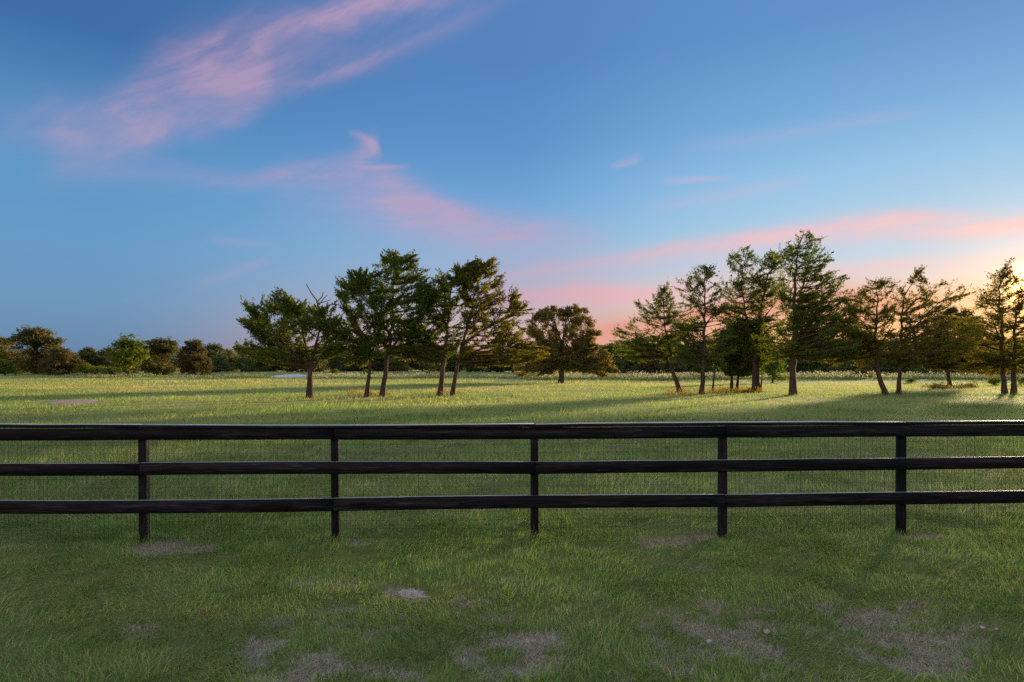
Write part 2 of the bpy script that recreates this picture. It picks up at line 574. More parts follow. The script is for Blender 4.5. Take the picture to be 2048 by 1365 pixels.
def mat_wood():
    m, g = new_mat('black_stained_wood')
    tc = g.n('ShaderNodeTexCoord').outputs['Object']
    rnd = g.n('ShaderNodeObjectInfo').outputs['Random']
    mp = g.n('ShaderNodeMapping')
    mp.inputs['Scale'].default_value = (1.2, 22.0, 22.0)
    g.put(mp.inputs['Vector'], tc)
    add = g.n('ShaderNodeVectorMath', operation='ADD')
    g.put(add.inputs[0], mp.outputs[0])
    g.put(add.inputs[1], g.vec(g.mul(rnd, 31.0), g.mul(rnd, 57.0), g.mul(rnd, 11.0)))
    grain = g.noise(add.outputs[0], 1.6, 6, 0.65, 1.2)
    blot = g.noise(add.outputs[0], 0.35, 3, 0.5)
    col = g.ramp(g.add(g.mul(grain, 0.7), g.mul(blot, 0.3)), [(0.36, (0.0012, 0.0010, 0.0016)), (0.49, (0.0068, 0.0060, 0.0086)), (0.58, (0.024, 0.021, 0.026)), (0.68, (0.075, 0.066, 0.066))])
    # worn, dusty upper faces; the sky's sheen is painted in as extra paleness
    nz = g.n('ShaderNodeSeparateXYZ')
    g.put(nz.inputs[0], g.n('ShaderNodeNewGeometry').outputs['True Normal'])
    dust_sheen = g.mul(g.step(nz.outputs[2], 0.6, 0.95), g.add(0.35, g.mul(g.step(grain, 0.30, 0.60), 0.65)))
    col = g.mix(g.mul(dust_sheen, 0.85), col, (0.62, 0.62, 0.64))
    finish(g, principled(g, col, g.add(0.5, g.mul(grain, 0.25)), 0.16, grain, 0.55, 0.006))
    return m


def mat_wire():
    m, g = new_mat('dark_wire')
    finish(g, principled(g, (0.030, 0.032, 0.028), 0.8, 0.1))
    return m


def mat_bark(name, a, b, c):
    m, g = new_mat(name)
    tc = g.n('ShaderNodeTexCoord').outputs['Object']
    mp = g.n('ShaderNodeMapping')
    mp.inputs['Scale'].default_value = (7.0, 7.0, 1.1)
    g.put(mp.inputs['Vector'], tc)
    n1 = g.noise(mp.outputs[0], 2.0, 6, 0.7, 0.8)
    n2 = g.noise(tc, 1.1, 3, 0.5)
    col = g.ramp(g.add(g.mul(n1, 0.75), g.mul(n2, 0.25)), [(0.32, a), (0.5, b), (0.68, c)])
    finish(g, principled(g, col, 0.95, 0.1, n1, 1.0, 0.06))
    return m


M_GROUND = mat_ground()
M_WOOD = mat_wood()
M_WIRE = mat_wire()
M_BARK = mat_bark('cedar_bark', (0.030, 0.020, 0.014), (0.095, 0.062, 0.045), (0.22, 0.15, 0.11))
M_BARK_GREY = mat_bark('oak_bark', (0.025, 0.021, 0.017), (0.075, 0.062, 0.05), (0.19, 0.165, 0.14))
M_DEAD = mat_bark('dead_limb_wood', (0.05, 0.04, 0.034), (0.10, 0.085, 0.075), (0.2, 0.18, 0.16))
M_GRASS = leafy('grass_blades', [(0.0, (0.072, 0.142, 0.030)), (0.35, (0.192, 0.335, 0.075)), (0.65, (0.330, 0.475, 0.135)), (0.85, (0.47, 0.50, 0.20)), (1.0, (0.62, 0.54, 0.28))], 0.40, 0.74, (1.08, 1.12, 0.65), field=True)
M_STRAW = leafy('grey_straw', [(0.0, (0.20, 0.165, 0.10)), (0.5, (0.48, 0.41, 0.28)), (1.0, (0.80, 0.72, 0.55))], 0.25, 0.75, (1.1, 1.0, 0.8))
M_CEDAR = leafy('cedar_needles', [(0, (0.059, 0.092, 0.022)), (0.5, (0.116, 0.166, 0.034)), (1, (0.222, 0.253, 0.048))], 0.40, 0.0, (1.5, 1.2, 0.45))
M_CEDAR_WARM = leafy('cedar_needles_olive', [(0, (0.082, 0.098, 0.023)), (0.5, (0.164, 0.169, 0.036)), (1, (0.316, 0.255, 0.049))], 0.42, 0.0, (1.5, 1.2, 0.45))
M_OAK = leafy('oak_leaves', [(0, (0.092, 0.095, 0.036)), (0.5, (0.177, 0.165, 0.056)), (1, (0.309, 0.237, 0.073))], 0.40, 0.0, (1.5, 1.1, 0.45))
M_LIVEOAK = leafy('grey_green_leaves', [(0, (0.077, 0.094, 0.045)), (0.5, (0.143, 0.166, 0.075)), (1, (0.215, 0.232, 0.104))], 0.35, 0.0, (1.3, 1.2, 0.5))
M_WOODS = leafy('woodland_leaves', [(0, (0.048, 0.073, 0.038)), (0.5, (0.091, 0.126, 0.055)), (1, (0.181, 0.196, 0.071))], 0.35, 0.0, (1.4, 1.15, 0.5), vary=1.0)
M_BROWN = leafy('russet_leaves', [(0.0, (0.058, 0.066, 0.032)), (0.5, (0.112, 0.116, 0.050)), (1.0, (0.185, 0.165, 0.068))], 0.40, 0.0, (1.4, 1.1, 0.5), vary=0.5)
M_BUSH = leafy('bush_leaves', [(0, (0.068, 0.119, 0.026)), (0.5, (0.129, 0.196, 0.043)), (1, (0.272, 0.308, 0.071))], 0.40, 0.0, (1.4, 1.2, 0.5), vary=0.5)
M_WEED = leafy('weed_tops', [(0.0, (0.07, 0.12, 0.035)), (0.5, (0.15, 0.20, 0.08)), (0.8, (0.40, 0.42, 0.30)), (1.0, (0.62, 0.60, 0.50))], 0.35, 0.2, (1.2, 1.1, 0.7))
M_DRY = leafy('dry_weeds', [(0.0, (0.11, 0.10, 0.04)), (0.5, (0.22, 0.18, 0.08)), (1.0, (0.36, 0.29, 0.15))], 0.40, 0.1, (1.3, 1.0, 0.5))


# ------------------------------------------------------------------ ground
def axis(fine0, fine1, step, lo, hi, grow):
    a = list(np.arange(fine0, fine1 + 1e-6, step))
    s, v = step, fine1
    while v < hi:
        s *= grow
        v += s
        a.append(v)
    s, v, b = step, fine0, []
    while v > lo:
        s *= grow
        v -= s
        b.append(v)
    return np.array(b[::-1] + a)


def build_ground():
    xs = axis(-8.5, 8.5, 0.07, -1500, 1500, 1.09)
    ys = axis(3.6, 10.5, 0.06, -700, 2200, 1.055)
    gx, gy = np.meshgrid(xs, ys)
    z = height(gx, gy)
    b = bare(gx, gy)
    z = z - 0.012 * b + 0.012 * (fbm(gx, gy, 11.0, 2) - 0.5) * (np.abs(gx) < 9) * (gy > 3) * (gy < 11)
    v = np.stack([gx, gy, z], -1).reshape(-1, 3)
    w = len(xs)
    i, j = np.meshgrid(np.arange(len(ys) - 1), np.arange(w - 1), indexing='ij')
    q = np.stack([i * w + j, i * w + j + 1, (i + 1) * w + j + 1, (i + 1) * w + j], -1).reshape(-1, 4)
    o = link('ground', make_mesh('ground', v, q, None, M_GROUND, {'bare': b.ravel()}, True))
    tag(o, kind='structure')


def ground_patch(name, outline, lift, mat, rag=0.14):
    """irregular bare sheet lying on the terrain"""
    pts = np.array(outline)
    c = pts.mean(0)
    n = 72
    seg = np.vstack([pts, pts[:1]])
    t = np.linspace(0, len(pts), n, endpoint=False)
    k = t.astype(int)
    ring = seg[k] + (seg[k + 1] - seg[k]) * (t - k)[:, None]
    ring = c + (ring - c) * (1 - rag + 2 * rag * (0.5 * RNG.random((n, 1)) + 0.5 * np.repeat(RNG.random((n // 4, 1)), 4, axis=0)))
    rr = [0.0, 0.35, 0.7, 1.0]
    V = [np.array([[c[0], c[1]]])] + [c + (ring - c) * r for r in rr[1:]]
    v2 = np.vstack(V)
    z = height(v2[:, 0], v2[:, 1]) + lift
    z[-n:] -= lift * 0.9
    T = [[0, 1 + a, 1 + (a + 1) % n] for a in range(n)]
    Q = []
    for r in range(2):
        s = 1 + r * n
        for a in range(n):
            b = (a + 1) % n
            Q.append([s + a, s + n + a, s + n + b, s + b])
    o = link(name, make_mesh(name, np.column_stack([v2, z]), Q, T, mat, None, True))
    tag(o, kind='structure')


build_ground()
M_PINK = mat_dirt('reddish_bare_soil', (0.17, 0.11, 0.09), (0.33, 0.23, 0.20), (0.5, 0.38, 0.34))
M_SPOT = mat_dirt('pale_dry_soil', (0.20, 0.17, 0.155), (0.46, 0.41, 0.39), (0.80, 0.74, 0.72))
M_SAND = mat_dirt('pale_sand', (0.45, 0.43, 0.45), (0.62, 0.60, 0.62), (0.75, 0.73, 0.74))
PATCH_OUT = [(at(p, q, gdist(q))[0], gdist(q)) for p, q in ((72, 806), (110, 801), (150, 799), (208, 799.5), (190, 804), (150, 808), (100, 809))]
ground_patch('bare_soil', PATCH_OUT, 0.05, M_PINK)
SPOT_OUT = [(at(p, q, gdist(q))[0], gdist(q)) for p, q in ((796, 1190), (800, 1182), (815, 1177), (838, 1178), (853, 1185), (850, 1193), (828, 1196), (806, 1195))]
ground_patch('bare_soil', SPOT_OUT, 0.004, M_SPOT, 0.38)
SAND_OUT = [((p - 1024) / FOC * y, y) for p, y in ((520, 188), (560, 183), (616, 186), (614, 200), (600, 214), (570, 210))]
ground_patch('sand_bank', SAND_OUT, 0.12, M_SAND, 0.25)


# ------------------------------------------------------------------ grass
POST_XY = [((p - 1024) / FOC * FOC * EYE / (q - HOR), FOC * EYE / (q - HOR)) for p, q in ((287, 1085), (670, 1082.5), (1069, 1080), (1445, 1074), (1802, 1068))]


def blades(x, y, L, w, phi, lean, curl, tint, segs):
    n = len(x)
    z = height(x, y) - 0.006
    root = np.stack([x, y, z], -1)
    d = np.stack([np.cos(phi), np.sin(phi), np.zeros(n)], -1)
    side = np.stack([-np.sin(phi), np.cos(phi), np.zeros(n)], -1)
    # face turned at random about the blade axis
    tw = RNG.uniform(0, np.pi, n)
    side = side * np.cos(tw)[:, None] + d * np.sin(tw)[:, None] * 0.8
    up = np.array([0, 0, 1.0])
    mid = root + (d * np.sin(lean)[:, None] + up * np.cos(lean)[:, None]) * (L * 0.55)[:, None]
    l2 = np.minimum(lean + curl, 1.75)
    tip = mid + (d * np.sin(l2)[:, None] + up * np.cos(l2)[:, None]) * (L * 0.5)[:, None]
    hw = (w * 0.5)[:, None]
    if segs == 2:
        v = np.stack([root - side * hw, root + side * hw, mid + side * hw * 0.8, mid - side * hw * 0.8, tip], 1)
        b = np.arange(n)[:, None] * 5
        return v.reshape(-1, 3), b + np.array([[0, 1, 2, 3]]), b + np.array([[3, 2, 4]]), np.repeat(tint, 5)
    v = np.stack([root - side * hw, root + side * hw, tip], 1)
    b = np.arange(n)[:, None] * 3
    return v.reshape(-1, 3), None, b + np.array([[0, 1, 2]]), np.repeat(tint, 3)


def grass_band(name, y0, y1, n, Lm, wm, segs, half):
    y = np.sqrt(RNG.uniform(y0 * y0, y1 * y1, n)) if half is None else RNG.uniform(y0, y1, n)
    hx = 0.80 * y + 1.6
    x = RNG.uniform(-1, 1, n) * hx
    sc = max(1.0, y0 / 9.0)
    tuss = fbm(x, y, 1.9 / sc, 4, 0.6)
    big = fbm(x + 70, y * 2.2 + 30, 0.35 / sc ** 0.7, 4, 0.6)
    fine = fbm(x + 9, y + 2, 7.0 / sc, 2, 0.6)
    b = bare(x, y)
    keep = RNG.random(n) > np.clip(sstep(b, 0.10, 1.0), 0, np.where(y > 7.2, 0.92, 0.80))
    keep &= RNG.random(n) < 0.35 + 1.1 * sstep(tuss * 0.6 + fine * 0.4, 0.30, 0.62)
    if y1 > 40:      # keep bare sheets open
        px, py = 1024 + x / y * FOC, HOR + EYE / y * FOC
        soil = (((px - 142) / 68) ** 2 + ((py - 803.6) / 5.0) ** 2) < 0.9 + 0.5 * (fine - 0.5)
        keep &= ~(soil & (RNG.random(n) < 0.93))
        keep &= ~((x > -76) & (x < -58) & (y > 178) & (y < 216))
    x, y, tuss, big, fine, b = (a[keep] for a in (x, y, tuss, big, fine, b))
    n = len(x)
    L = Lm * (0.45 + 1.1 * tuss) * RNG.uniform(0.6, 1.35, n) * (1 - 0.40 * b)
    w = wm * RNG.uniform(0.6, 1.3, n)
    flow = fbm(x + 13, y + 57, 0.8 / sc, 3) * 4 * np.pi
    phi = flow + RNG.normal(0, 0.9, n)
    lean = np.clip(np.abs(RNG.normal(0.65, 0.45, n)) + 0.6 * sstep(fbm(x + 3, y + 91, 0.7 / sc, 3), 0.5, 0.75), 0, 1.45)
    curl = np.abs(RNG.normal(0.7, 0.45, n))
    mott = fbm(x + 19, y * 1.4 + 77, 3.4 / sc, 3, 0.6)
    sd = 0.16 if y0 < 20 else 0.09
    tint = -0.05 + 1.2 * (0.30 * tuss + 0.3 * big + 0.40 * mott) + RNG.normal(0, 1.0, n) * sd + 0.30 * b * RNG.random(n)
    tint += 0.35 * (RNG.random(n) < 0.05)
    strip = fbm(x * 0.35 + 3, y + 15, 0.16, 4, 0.6)
    tint += 0.08 * sstep(y, 8.2, 10) + 0.20 * sstep(y, 30, 75) + (1.1 * (strip - 0.5)) * sstep(y, 14, 40)
    # longer uncut tufts against the fence posts
    if y0 < 9:
        for px_, py_ in POST_XY:
            near = np.exp(-(((x - px_) / 0.16) ** 2 + ((y - py_) / 0.16) ** 2))
            L = L * (1 + 1.3 * near)
    v, q, t, a = blades(x, y, L, w, phi, lean, curl, np.clip(tint, 0, 1), segs)
    e = 1.0
    nx = (height(x - e, y) - height(x + e, y)) / (2 * e)
    ny = (height(x, y - e) - height(x, y + e)) / (2 * e)
    k = len(v) // n
    o = link(name, make_mesh(name, v, q, t, M_GRASS, {'tint': a, 'nx': np.repeat(nx, k), 'ny': np.repeat(ny, k)}))
    tag(o, kind='stuff')
    return o


def build_grass():
    specs = [(3.9, 9.8, 290000, 0.074, 0.0060, 2), (8.8, 26, 240000, 0.16, 0.015, 1), (24, 100, 330000, 0.22, 0.036, 1), (95, 235, 180000, 0.32, 0.09, 1)]
    obs = []
    for y0, y1, n, L, w, s in specs:
        obs.append(grass_band('grass', y0, y1, n, L, w, s, None))
    return obs


build_grass()


def dead_grass():
    """short grey straw lying on the worn places"""
    n = 700000
    y = np.sqrt(RNG.uniform(4.0 ** 2, 9.6 ** 2, n))
    x = RNG.uniform(-1, 1, n) * (0.80 * y + 1.2)
    b = bare(x, y)
    keep = RNG.random(n) < 0.75 * sstep(b, 0.08, 0.55)
    x, y, b = x[keep], y[keep], b[keep]
    n = len(x)
    L = RNG.uniform(0.025, 0.075, n)
    w = RNG.uniform(0.003, 0.006, n)
    v, q, t, a = blades(x, y, L, w, RNG.uniform(0, 2 * np.pi, n), np.clip(RNG.normal(1.15, 0.3, n), 0.2, 1.5), RNG.normal(0.1, 0.2, n), np.clip(RNG.normal(0.45, 0.24, n), 0, 1), 1)
    tag(link('dead_grass', make_mesh('dead_grass', v, q, t, M_STRAW, {'tint': a})), kind='stuff')


dead_grass()


# ------------------------------------------------------------------ fence
FENCE_PX = [(-494, 1090), (-100, 1087), (287, 1085), (670, 1082.5), (1069, 1080), (1445, 1074), (1802, 1068), (2160, 1062), (2540, 1056)]
SLANT = [0, 0, 0.010, 0.008, 0, -0.004, -0.003, 0, 0]


def build_fence():  # boards, posts, cap, wire, nails
    # positions along the line; depth from the row of each post's foot
    pos = []
    for px, py in FENCE_PX:
        Y = FOC * EYE / (py - HOR)
        pos.append(np.array([(px - 1024) / FOC * Y, Y]))
    root = empty('board_fence', (pos[4][0], pos[4][1], 0))
    tag(root, 'long black board fence with three rails and wire mesh crossing the whole lawn', 'fence')
    org = np.array([pos[4][0], pos[4][1], 0.0])

    def board(name, c, half, ang, tilt=0.0, bend=0.0, segs=6):
        """sawn board lying along x, slightly bowed, with eased edges"""
        L, D, H = half
        e = 0.0025
        prof = [(-D, -H + e), (-D + e, -H), (D - e, -H), (D, -H + e), (D, H - e), (D - e, H), (-D + e, H), (-D, H - e)]
        xs = np.linspace(-L, L, segs + 1)
        V = []
        for i, xx in enumerate(xs):
            f = xx / L
            oz = bend * (1 - f * f) + RNG.normal(0, 0.0012)
            oy = RNG.normal(0, 0.001)
            V += [(xx, a + oy, b + oz) for a, b in prof]
        k = len(prof)
        Q = []
        for i in range(segs):
            for j in range(k):
                j2 = (j + 1) % k
                Q.append([i * k + j, (i + 1) * k + j, (i + 1) * k + j2, i * k + j2])
        T = []
        for j in range(1, k - 1):
            T.append([0, j, j + 1])
            s = segs * k
            T.append([s, s + j + 1, s + j])
        me = make_mesh(name, V, Q, T, M_WOOD)
        o = link(name, me, root, (c[0] - org[0], c[1] - org[1], c[2]))
        o.rotation_euler = (0, tilt, ang)
        return o

    # posts
    for i, (p, sl) in enumerate(zip(pos, SLANT)):
        mb = MB()
        h = 1.355
        hw = 0.046
        rows = np.linspace(-0.25, h, 7)
        V = []
        e = 0.007
        prof = [(-hw, -hw + e), (-hw + e, -hw), (hw - e, -hw), (hw, -hw + e), (hw, hw - e), (hw - e, hw), (-hw + e, hw), (-hw, hw - e)]
        for z in rows:
            V += [(a + sl * (h - z) + RNG.normal(0, .0008), b, z) for a, b in prof]
        Q = []
        for r in range(6):
            for j in range(8):
                Q.append([r * 8 + j, r * 8 + (j + 1) % 8, (r + 1) * 8 + (j + 1) % 8, (r + 1) * 8 + j])
        T = [[48, 48 + j, 48 + j + 1] for j in range(1, 7)]
        me = make_mesh('post', V, Q, T, M_WOOD_UP)
        ang = math.atan2(*(pos[min(i + 1, 8)] - pos[max(i - 1, 0)])[::-1])
        o = link('post', me, root, (p[0] - org[0], p[1] - org[1], float(height(p[0], p[1]))))
        o.rotation_euler = (0, 0, ang)

    # rails: boards two bays long with staggered joints, nailed to the camera side of the posts
    def run(name, z, half_h, half_d, off, start, span=2):
        i = 0
        cuts = [0] + list(range(start, 8, span)) + [8]
        cuts = sorted(set(cuts))
        for a, b in zip(cuts[:-1], cuts[1:]):
            # a board is straight; bays bend very slightly so follow the chord of each bay pair
            pa, pb = pos[a], pos[b]
            d = pb - pa
            L = np.linalg.norm(d)
            ang = math.atan2(d[1], d[0])
            nrm = np.array([-d[1], d[0]]) / L * -1.0     # towards the camera
            mid = (pa + pb) / 2
            # keep clear of an intermediate post that stands a little proud of the chord
            c = mid + nrm * off
            za, zb = z + RNG.normal(0, .003), z + RNG.normal(0, .003)
            board(name, (c[0], c[1], (za + zb) / 2), (L / 2 - 0.004, half_d, half_h), ang, -math.atan2(zb - za, L), RNG.normal(0, .007), 8)

    run('top_rail', 1.294, 0.070, 0.019, 0.046 + 0.0205 + 0.012, 1)
    run('middle_rail', 0.884, 0.073, 0.019, 0.046 + 0.0205 + 0.012, 2)
    run('lower_rail', 0.455, 0.077, 0.019, 0.046 + 0.0205 + 0.012, 1)
    run('cap_board', 1.3855, 0.0195, 0.074, 0.036, 2)

    # woven wire on the field side of the posts: two inch by four inch openings
    mb = MB()
    r = 0.0009
    for a in range(8):
        pa, pb = pos[a], pos[a + 1]
        d = pb - pa
        L = np.linalg.norm(d)
        d = d / L
        nrm = np.array([-d[1], d[0]])
        oy = 0.046 + 0.006
        ang = math.atan2(d[1], d[0])
        rot = np.array([[math.cos(ang), -math.sin(ang), 0], [math.sin(ang), math.cos(ang), 0], [0, 0, 1]])
        k = int(L / 0.0508)
        for j in range(k):
            s = (j + 0.5) * L / k
            c = pa + d * s + nrm * (oy + 0.004 * math.sin(s * 2.1 + a))
            rr = r * (1.6 if j % 15 == 4 else 1.0)
            mb.box((c[0] - org[0], c[1] - org[1], 0.67), (rr, rr, 0.655), rot)
        for j in range(13):
            z = 0.03 + j * 0.1016
            c = pa + d * (L / 2) + nrm * (oy + 0.004)
            mb.box((c[0] - org[0], c[1] - org[1], z), (L / 2, r, r), rot)
    o = link('wire_mesh', mb.mesh('wire_mesh', M_WIRE), root)
    o['kind'] = 'stuff'
    return pos


def mat_wood_upright():
    m = M_WOOD.copy()
    m.name = 'black_stained_post'
    for n in m.node_tree.nodes:
        if n.type == 'MAPPING':
            n.inputs['Scale'].default_value = (22.0, 22.0, 1.2)
    return m


M_WOOD_UP = mat_wood_upright()
POSTS = build_fence()


# ------------------------------------------------------------------ trees
def leaf_faces(c, d, n, L, W):
    """leaf faces at c along d with normals about n"""
    d = d / (np.linalg.norm(d, axis=1, keepdims=True) + 1e-9)
    s = np.cross(d, n)
    s /= np.linalg.norm(s, axis=1, keepdims=True) + 1e-9
    L, W = L[:, None], W[:, None]
    v = np.stack([c - d * L * 0.4 + s * W * 0.5, c - d * L * 0.4 - s * W * 0.5, c + d * L * 0.6], 1)
    q = np.arange(len(c))[:, None] * 3 + np.array([[0, 1, 2]])
    return v.reshape(-1, 3), q


def in_poly(poly, x, y):
    c = np.zeros(len(x), bool)
    n = len(poly)
    for i in range(n):
        x1, y1 = poly[i]
        x2, y2 = poly[(i + 1) % n]
        hit = ((y1 > y) != (y2 > y)) & (x < (x2 - x1) * (y - y1) / (y2 - y1 + 1e-12) + x1)
        c ^= hit
    return c


def bez(a, b, c, t):
    t = t[:, None]
    return a * (1 - t) ** 2 + b * 2 * t * (1 - t) + c * t * t


def spread_depth(poly, pts):
    """half depth of a crown at each point, from its width in that row"""
    out = []
    P = np.array(poly, float)
    for u, v in pts:
        xs = []
        for i in range(len(P)):
            (x1, y1), (x2, y2) = P[i], P[(i + 1) % len(P)]
            if (y1 > v) != (y2 > v):
                xs.append(x1 + (v - y1) * (x2 - x1) / (y2 - y1))
        if len(xs) < 2:
            out.append(0.0)
            continue
        a, b = min(xs), max(xs)
        h = max((b - a) / 2, 1e-3)
        f = (u - (a + b) / 2) / h
        out.append(h * 0.85 * math.sqrt(max(0.0, 1 - f * f)))
    return np.array(out)


def build_tree(name, label, cat, base, trunks, crowns, group=None, style='cedar', leaf_mat=None, bark=None, nbr=120, leaves=22, r0=0.3, leaf=0.14, wind=(0.5, 0, 0.25), low=None, dead=None, Y=None, seed=0, sprays=6, flat=0.34):
    """trunks: polylines (px, py) with optional radius scale; crowns: (outline px polygon, weight)"""
    rng = np.random.default_rng(1000 + seed)
    Y = Y or gdist(base[1])
    o0 = at(base[0], base[1], Y)
    o0[2] = float(height(o0[0], o0[1]))
    root = empty(name, o0)
    tag(root, label, cat, group)
    sc = Y / FOC

    def loc(px, py, dy=0.0):
        return np.array([(px - base[0]) * sc, dy, (base[1] - py) * sc])
    tb = MB()
    lines = []
    for tr in trunks:
        pts_px, rs = tr[0], tr[1]
        dd = tr[2] if len(tr) > 2 else 0.0
        P = np.array([loc(a, b, dd * (i / max(1, len(pts_px) - 1))) for i, (a, b) in enumerate(pts_px)])
        # resample smoothly
        seg = np.r_[0, np.cumsum(np.linalg.norm(np.diff(P, axis=0), axis=1))]
        k = max(8, int(seg[-1] / 0.5))
        s = np.linspace(0, seg[-1], k)
        Q = np.stack([np.interp(s, seg, P[:, i]) for i in range(3)], -1)
        for _ in range(2):
            Q[1:-1] = (Q[:-2] + 2 * Q[1:-1] + Q[2:]) / 4
        f = s / seg[-1]
        wob = 0.05 * seg[-1] / 8
        Q[1:-1] += rng.normal(0, wob, (k - 2, 3)) * np.array([1, 1, 0]) * np.minimum(1, f[1:-1] * 3)[:, None]
        rad = r0 * 0.86 * rs * (1 - 0.93 * f ** 0.85)
        if Q[0][2] < 0.5:
            rad = rad * (1 + 0.30 * np.exp(-(Q[:, 2] - Q[0][2]) / 0.35))
            Q[0][2] -= 0.15
        tb.tube(Q, rad, 12, 0.09)
        lines.append((Q, rad))
    low_z = (base[1] - (low if low is not None else base[1] - 60)) * sc
    bb = MB()
    LV, LD, LN, LL, LT = [], [], [], [], []
    allz = max(Q[:, 2].max() for Q, _ in lines)
    wsum = sum(c[1] for c in crowns)
    for poly, wgt in crowns:
        n = max(4, int(nbr * wgt / wsum))
        P = np.array(poly, float)
        lo, hi = P.min(0), P.max(0)
        pts = np.zeros((0, 2))
        while len(pts) < n:
            c = rng.uniform(lo, hi, (n * 3, 2))
            c = c[in_poly(poly, c[:, 0], c[:, 1])]
            gap = fbm(c[:, 0] + 37 * seed, c[:, 1] * 1.5 + 11 * seed, 0.045, 2)
            pts = np.vstack([pts, c[(gap > 0.47) | (rng.random(len(c)) < 0.18)]])
        pts = pts[:n]
        # pull a share of the tips to the outline so that it reads ragged but true
        ne = int(n * 0.38)
        k = rng.integers(0, len(P), ne)
        f = rng.random((ne, 1))
        f = np.where(rng.random((ne, 1)) < 0.45, 0.06 * f, f)      # points of the outline carry the boughs
        edge = P[k] * (1 - f) + P[(k + 1) % len(P)] * f
        pts[:ne] = edge + (pts[:ne] - edge) * 0.10
        dep = spread_depth(poly, pts) * rng.uniform(-1, 1, n)
        dep[:ne] *= 0.4
        for (u, v), dp in zip(pts, dep):
            T = loc(u, v, dp * sc)
            best = None
            for Q, rad in lines:
                hd = np.hypot(Q[:, 0] - T[0], Q[:, 1] - T[1])
                slope = (T[2] - Q[:, 2]) / (hd + 0.2)
                want = rng.uniform(0.0, 0.8) if style == 'cedar' else rng.uniform(0.4, 1.3)
                cost = np.abs(slope - want) + 0.25 * hd + 5 * (Q[:, 2] < low_z) + 1.5 * (Q[:, 2] > T[2] + 0.3) + rng.random(len(Q)) * 0.8
                j = int(np.argmin(cost))
                if best is None or cost[j] < best[0]:
                    best = (cost[j], Q[j], rad[j])
            A, ra = best[1], best[2]
            d = T - A
            ln = np.linalg.norm(d)
            ctrl = A + np.array([d[0] * 0.55, d[1] * 0.55, d[2] * (0.25 if style == 'cedar' else 0.55)]) + rng.normal(0, 0.10 * ln, 3)
            tt = np.linspace(0, 1, 5)
            B = bez(A, ctrl, T, tt)
            r_b = min(ra * 0.55, 0.012 + 0.016 * ln)
            bb.tube(B, r_b * (1 - 0.85 * tt), 5)
            # foliage along the outer part
            ns = max(2, int(round(sprays * (0.55 + 0.45 * min(ln, 4) / 3))))
            ts = rng.uniform(0.30 if ln > 1.5 else 0.15, 1.0, ns)
            ts[0] = 1.0
            C = bez(A, ctrl, T, ts)
            tang = (T - ctrl)
            tang /= np.linalg.norm(tang) + 1e-9
            for c, t_ in zip(C, ts):
                m = int(leaves * rng.uniform(0.8, 2.2))
                if style == 'cedar':
                    dirn = tang * np.array([1.2, 1.2, 0.8]) + np.array(wind) + rng.normal(0, 0.5, 3) * np.array([1, 1, 0.35])
                    dirn[2] += 1.3 * max(0.0, T[2] / allz - 0.62)
                    dirn /= np.linalg.norm(dirn)
                    plen = rng.uniform(0.7, 1.5) * leaf * 5.5
                    along = rng.beta(1.2, 1.4, m)
                    off = rng.normal(0, 1, (m, 3)) * np.array([1, 1, flat]) * (leaf * 1.05 * (1.10 - along))[:, None]
                    pos = c + dirn * ((along - 0.25) * plen)[:, None] + off
                    ld = dirn + rng.normal(0, 0.55, (m, 3))
                    nn = rng.normal(0, 1, (m, 3)) + np.array([0, 0, 0.7])
                    ll = leaf * rng.uniform(0.6, 1.5, m)
                else:
                    rr = leaf * 2.3 * rng.uniform(0.7, 1.3)
                    off = rng.normal(0, 1, (m, 3))
                    off /= np.linalg.norm(off, axis=1, keepdims=True)
                    off *= (rng.random((m, 1)) ** 0.5) * rr
                    off[:, 2] *= 0.7
                    pos = c + off
                    ld = rng.normal(0, 1, (m, 3))
                    nn = off / rr + rng.normal(0, 0.5, (m, 3)) + np.array([0, 0, 0.4])
                    ll = leaf * rng.uniform(0.6, 1.2, m)
                LV.append(pos)
                LD.append(ld)
                LN.append(nn)
                LL.append(ll)
                shade = rng.normal(0.42, 0.14)
                LT.append(np.clip(shade + rng.normal(0, 0.16, m), 0, 1))
    link('trunk', tb.mesh('trunk', bark or M_BARK, True), root)
    link('branches', bb.mesh('branches', bark or M_BARK, True), root)
    C, D, N, L, Tn = np.vstack(LV), np.vstack(LD), np.vstack(LN), np.concatenate(LL), np.concatenate(LT)
    v, q = leaf_faces(C, D, N, L, L * (0.55 if style == 'cedar' else 0.85))
    link('crown', make_mesh('crown', v, None, q, leaf_mat or M_CEDAR, {'tint': np.repeat(Tn, 3)}), root)
    if dead:
        for pl, r in dead:
            mb = MB()
            P = np.array([loc(a, b, rng.normal(0, 0.15)) for a, b in pl])
            mb.tube(P, np.linspace(r * 1.3, r * 0.5, len(P)), 5)
            link('dead_limb', mb.mesh('dead_limb', M_DEAD, True), root)
    return root


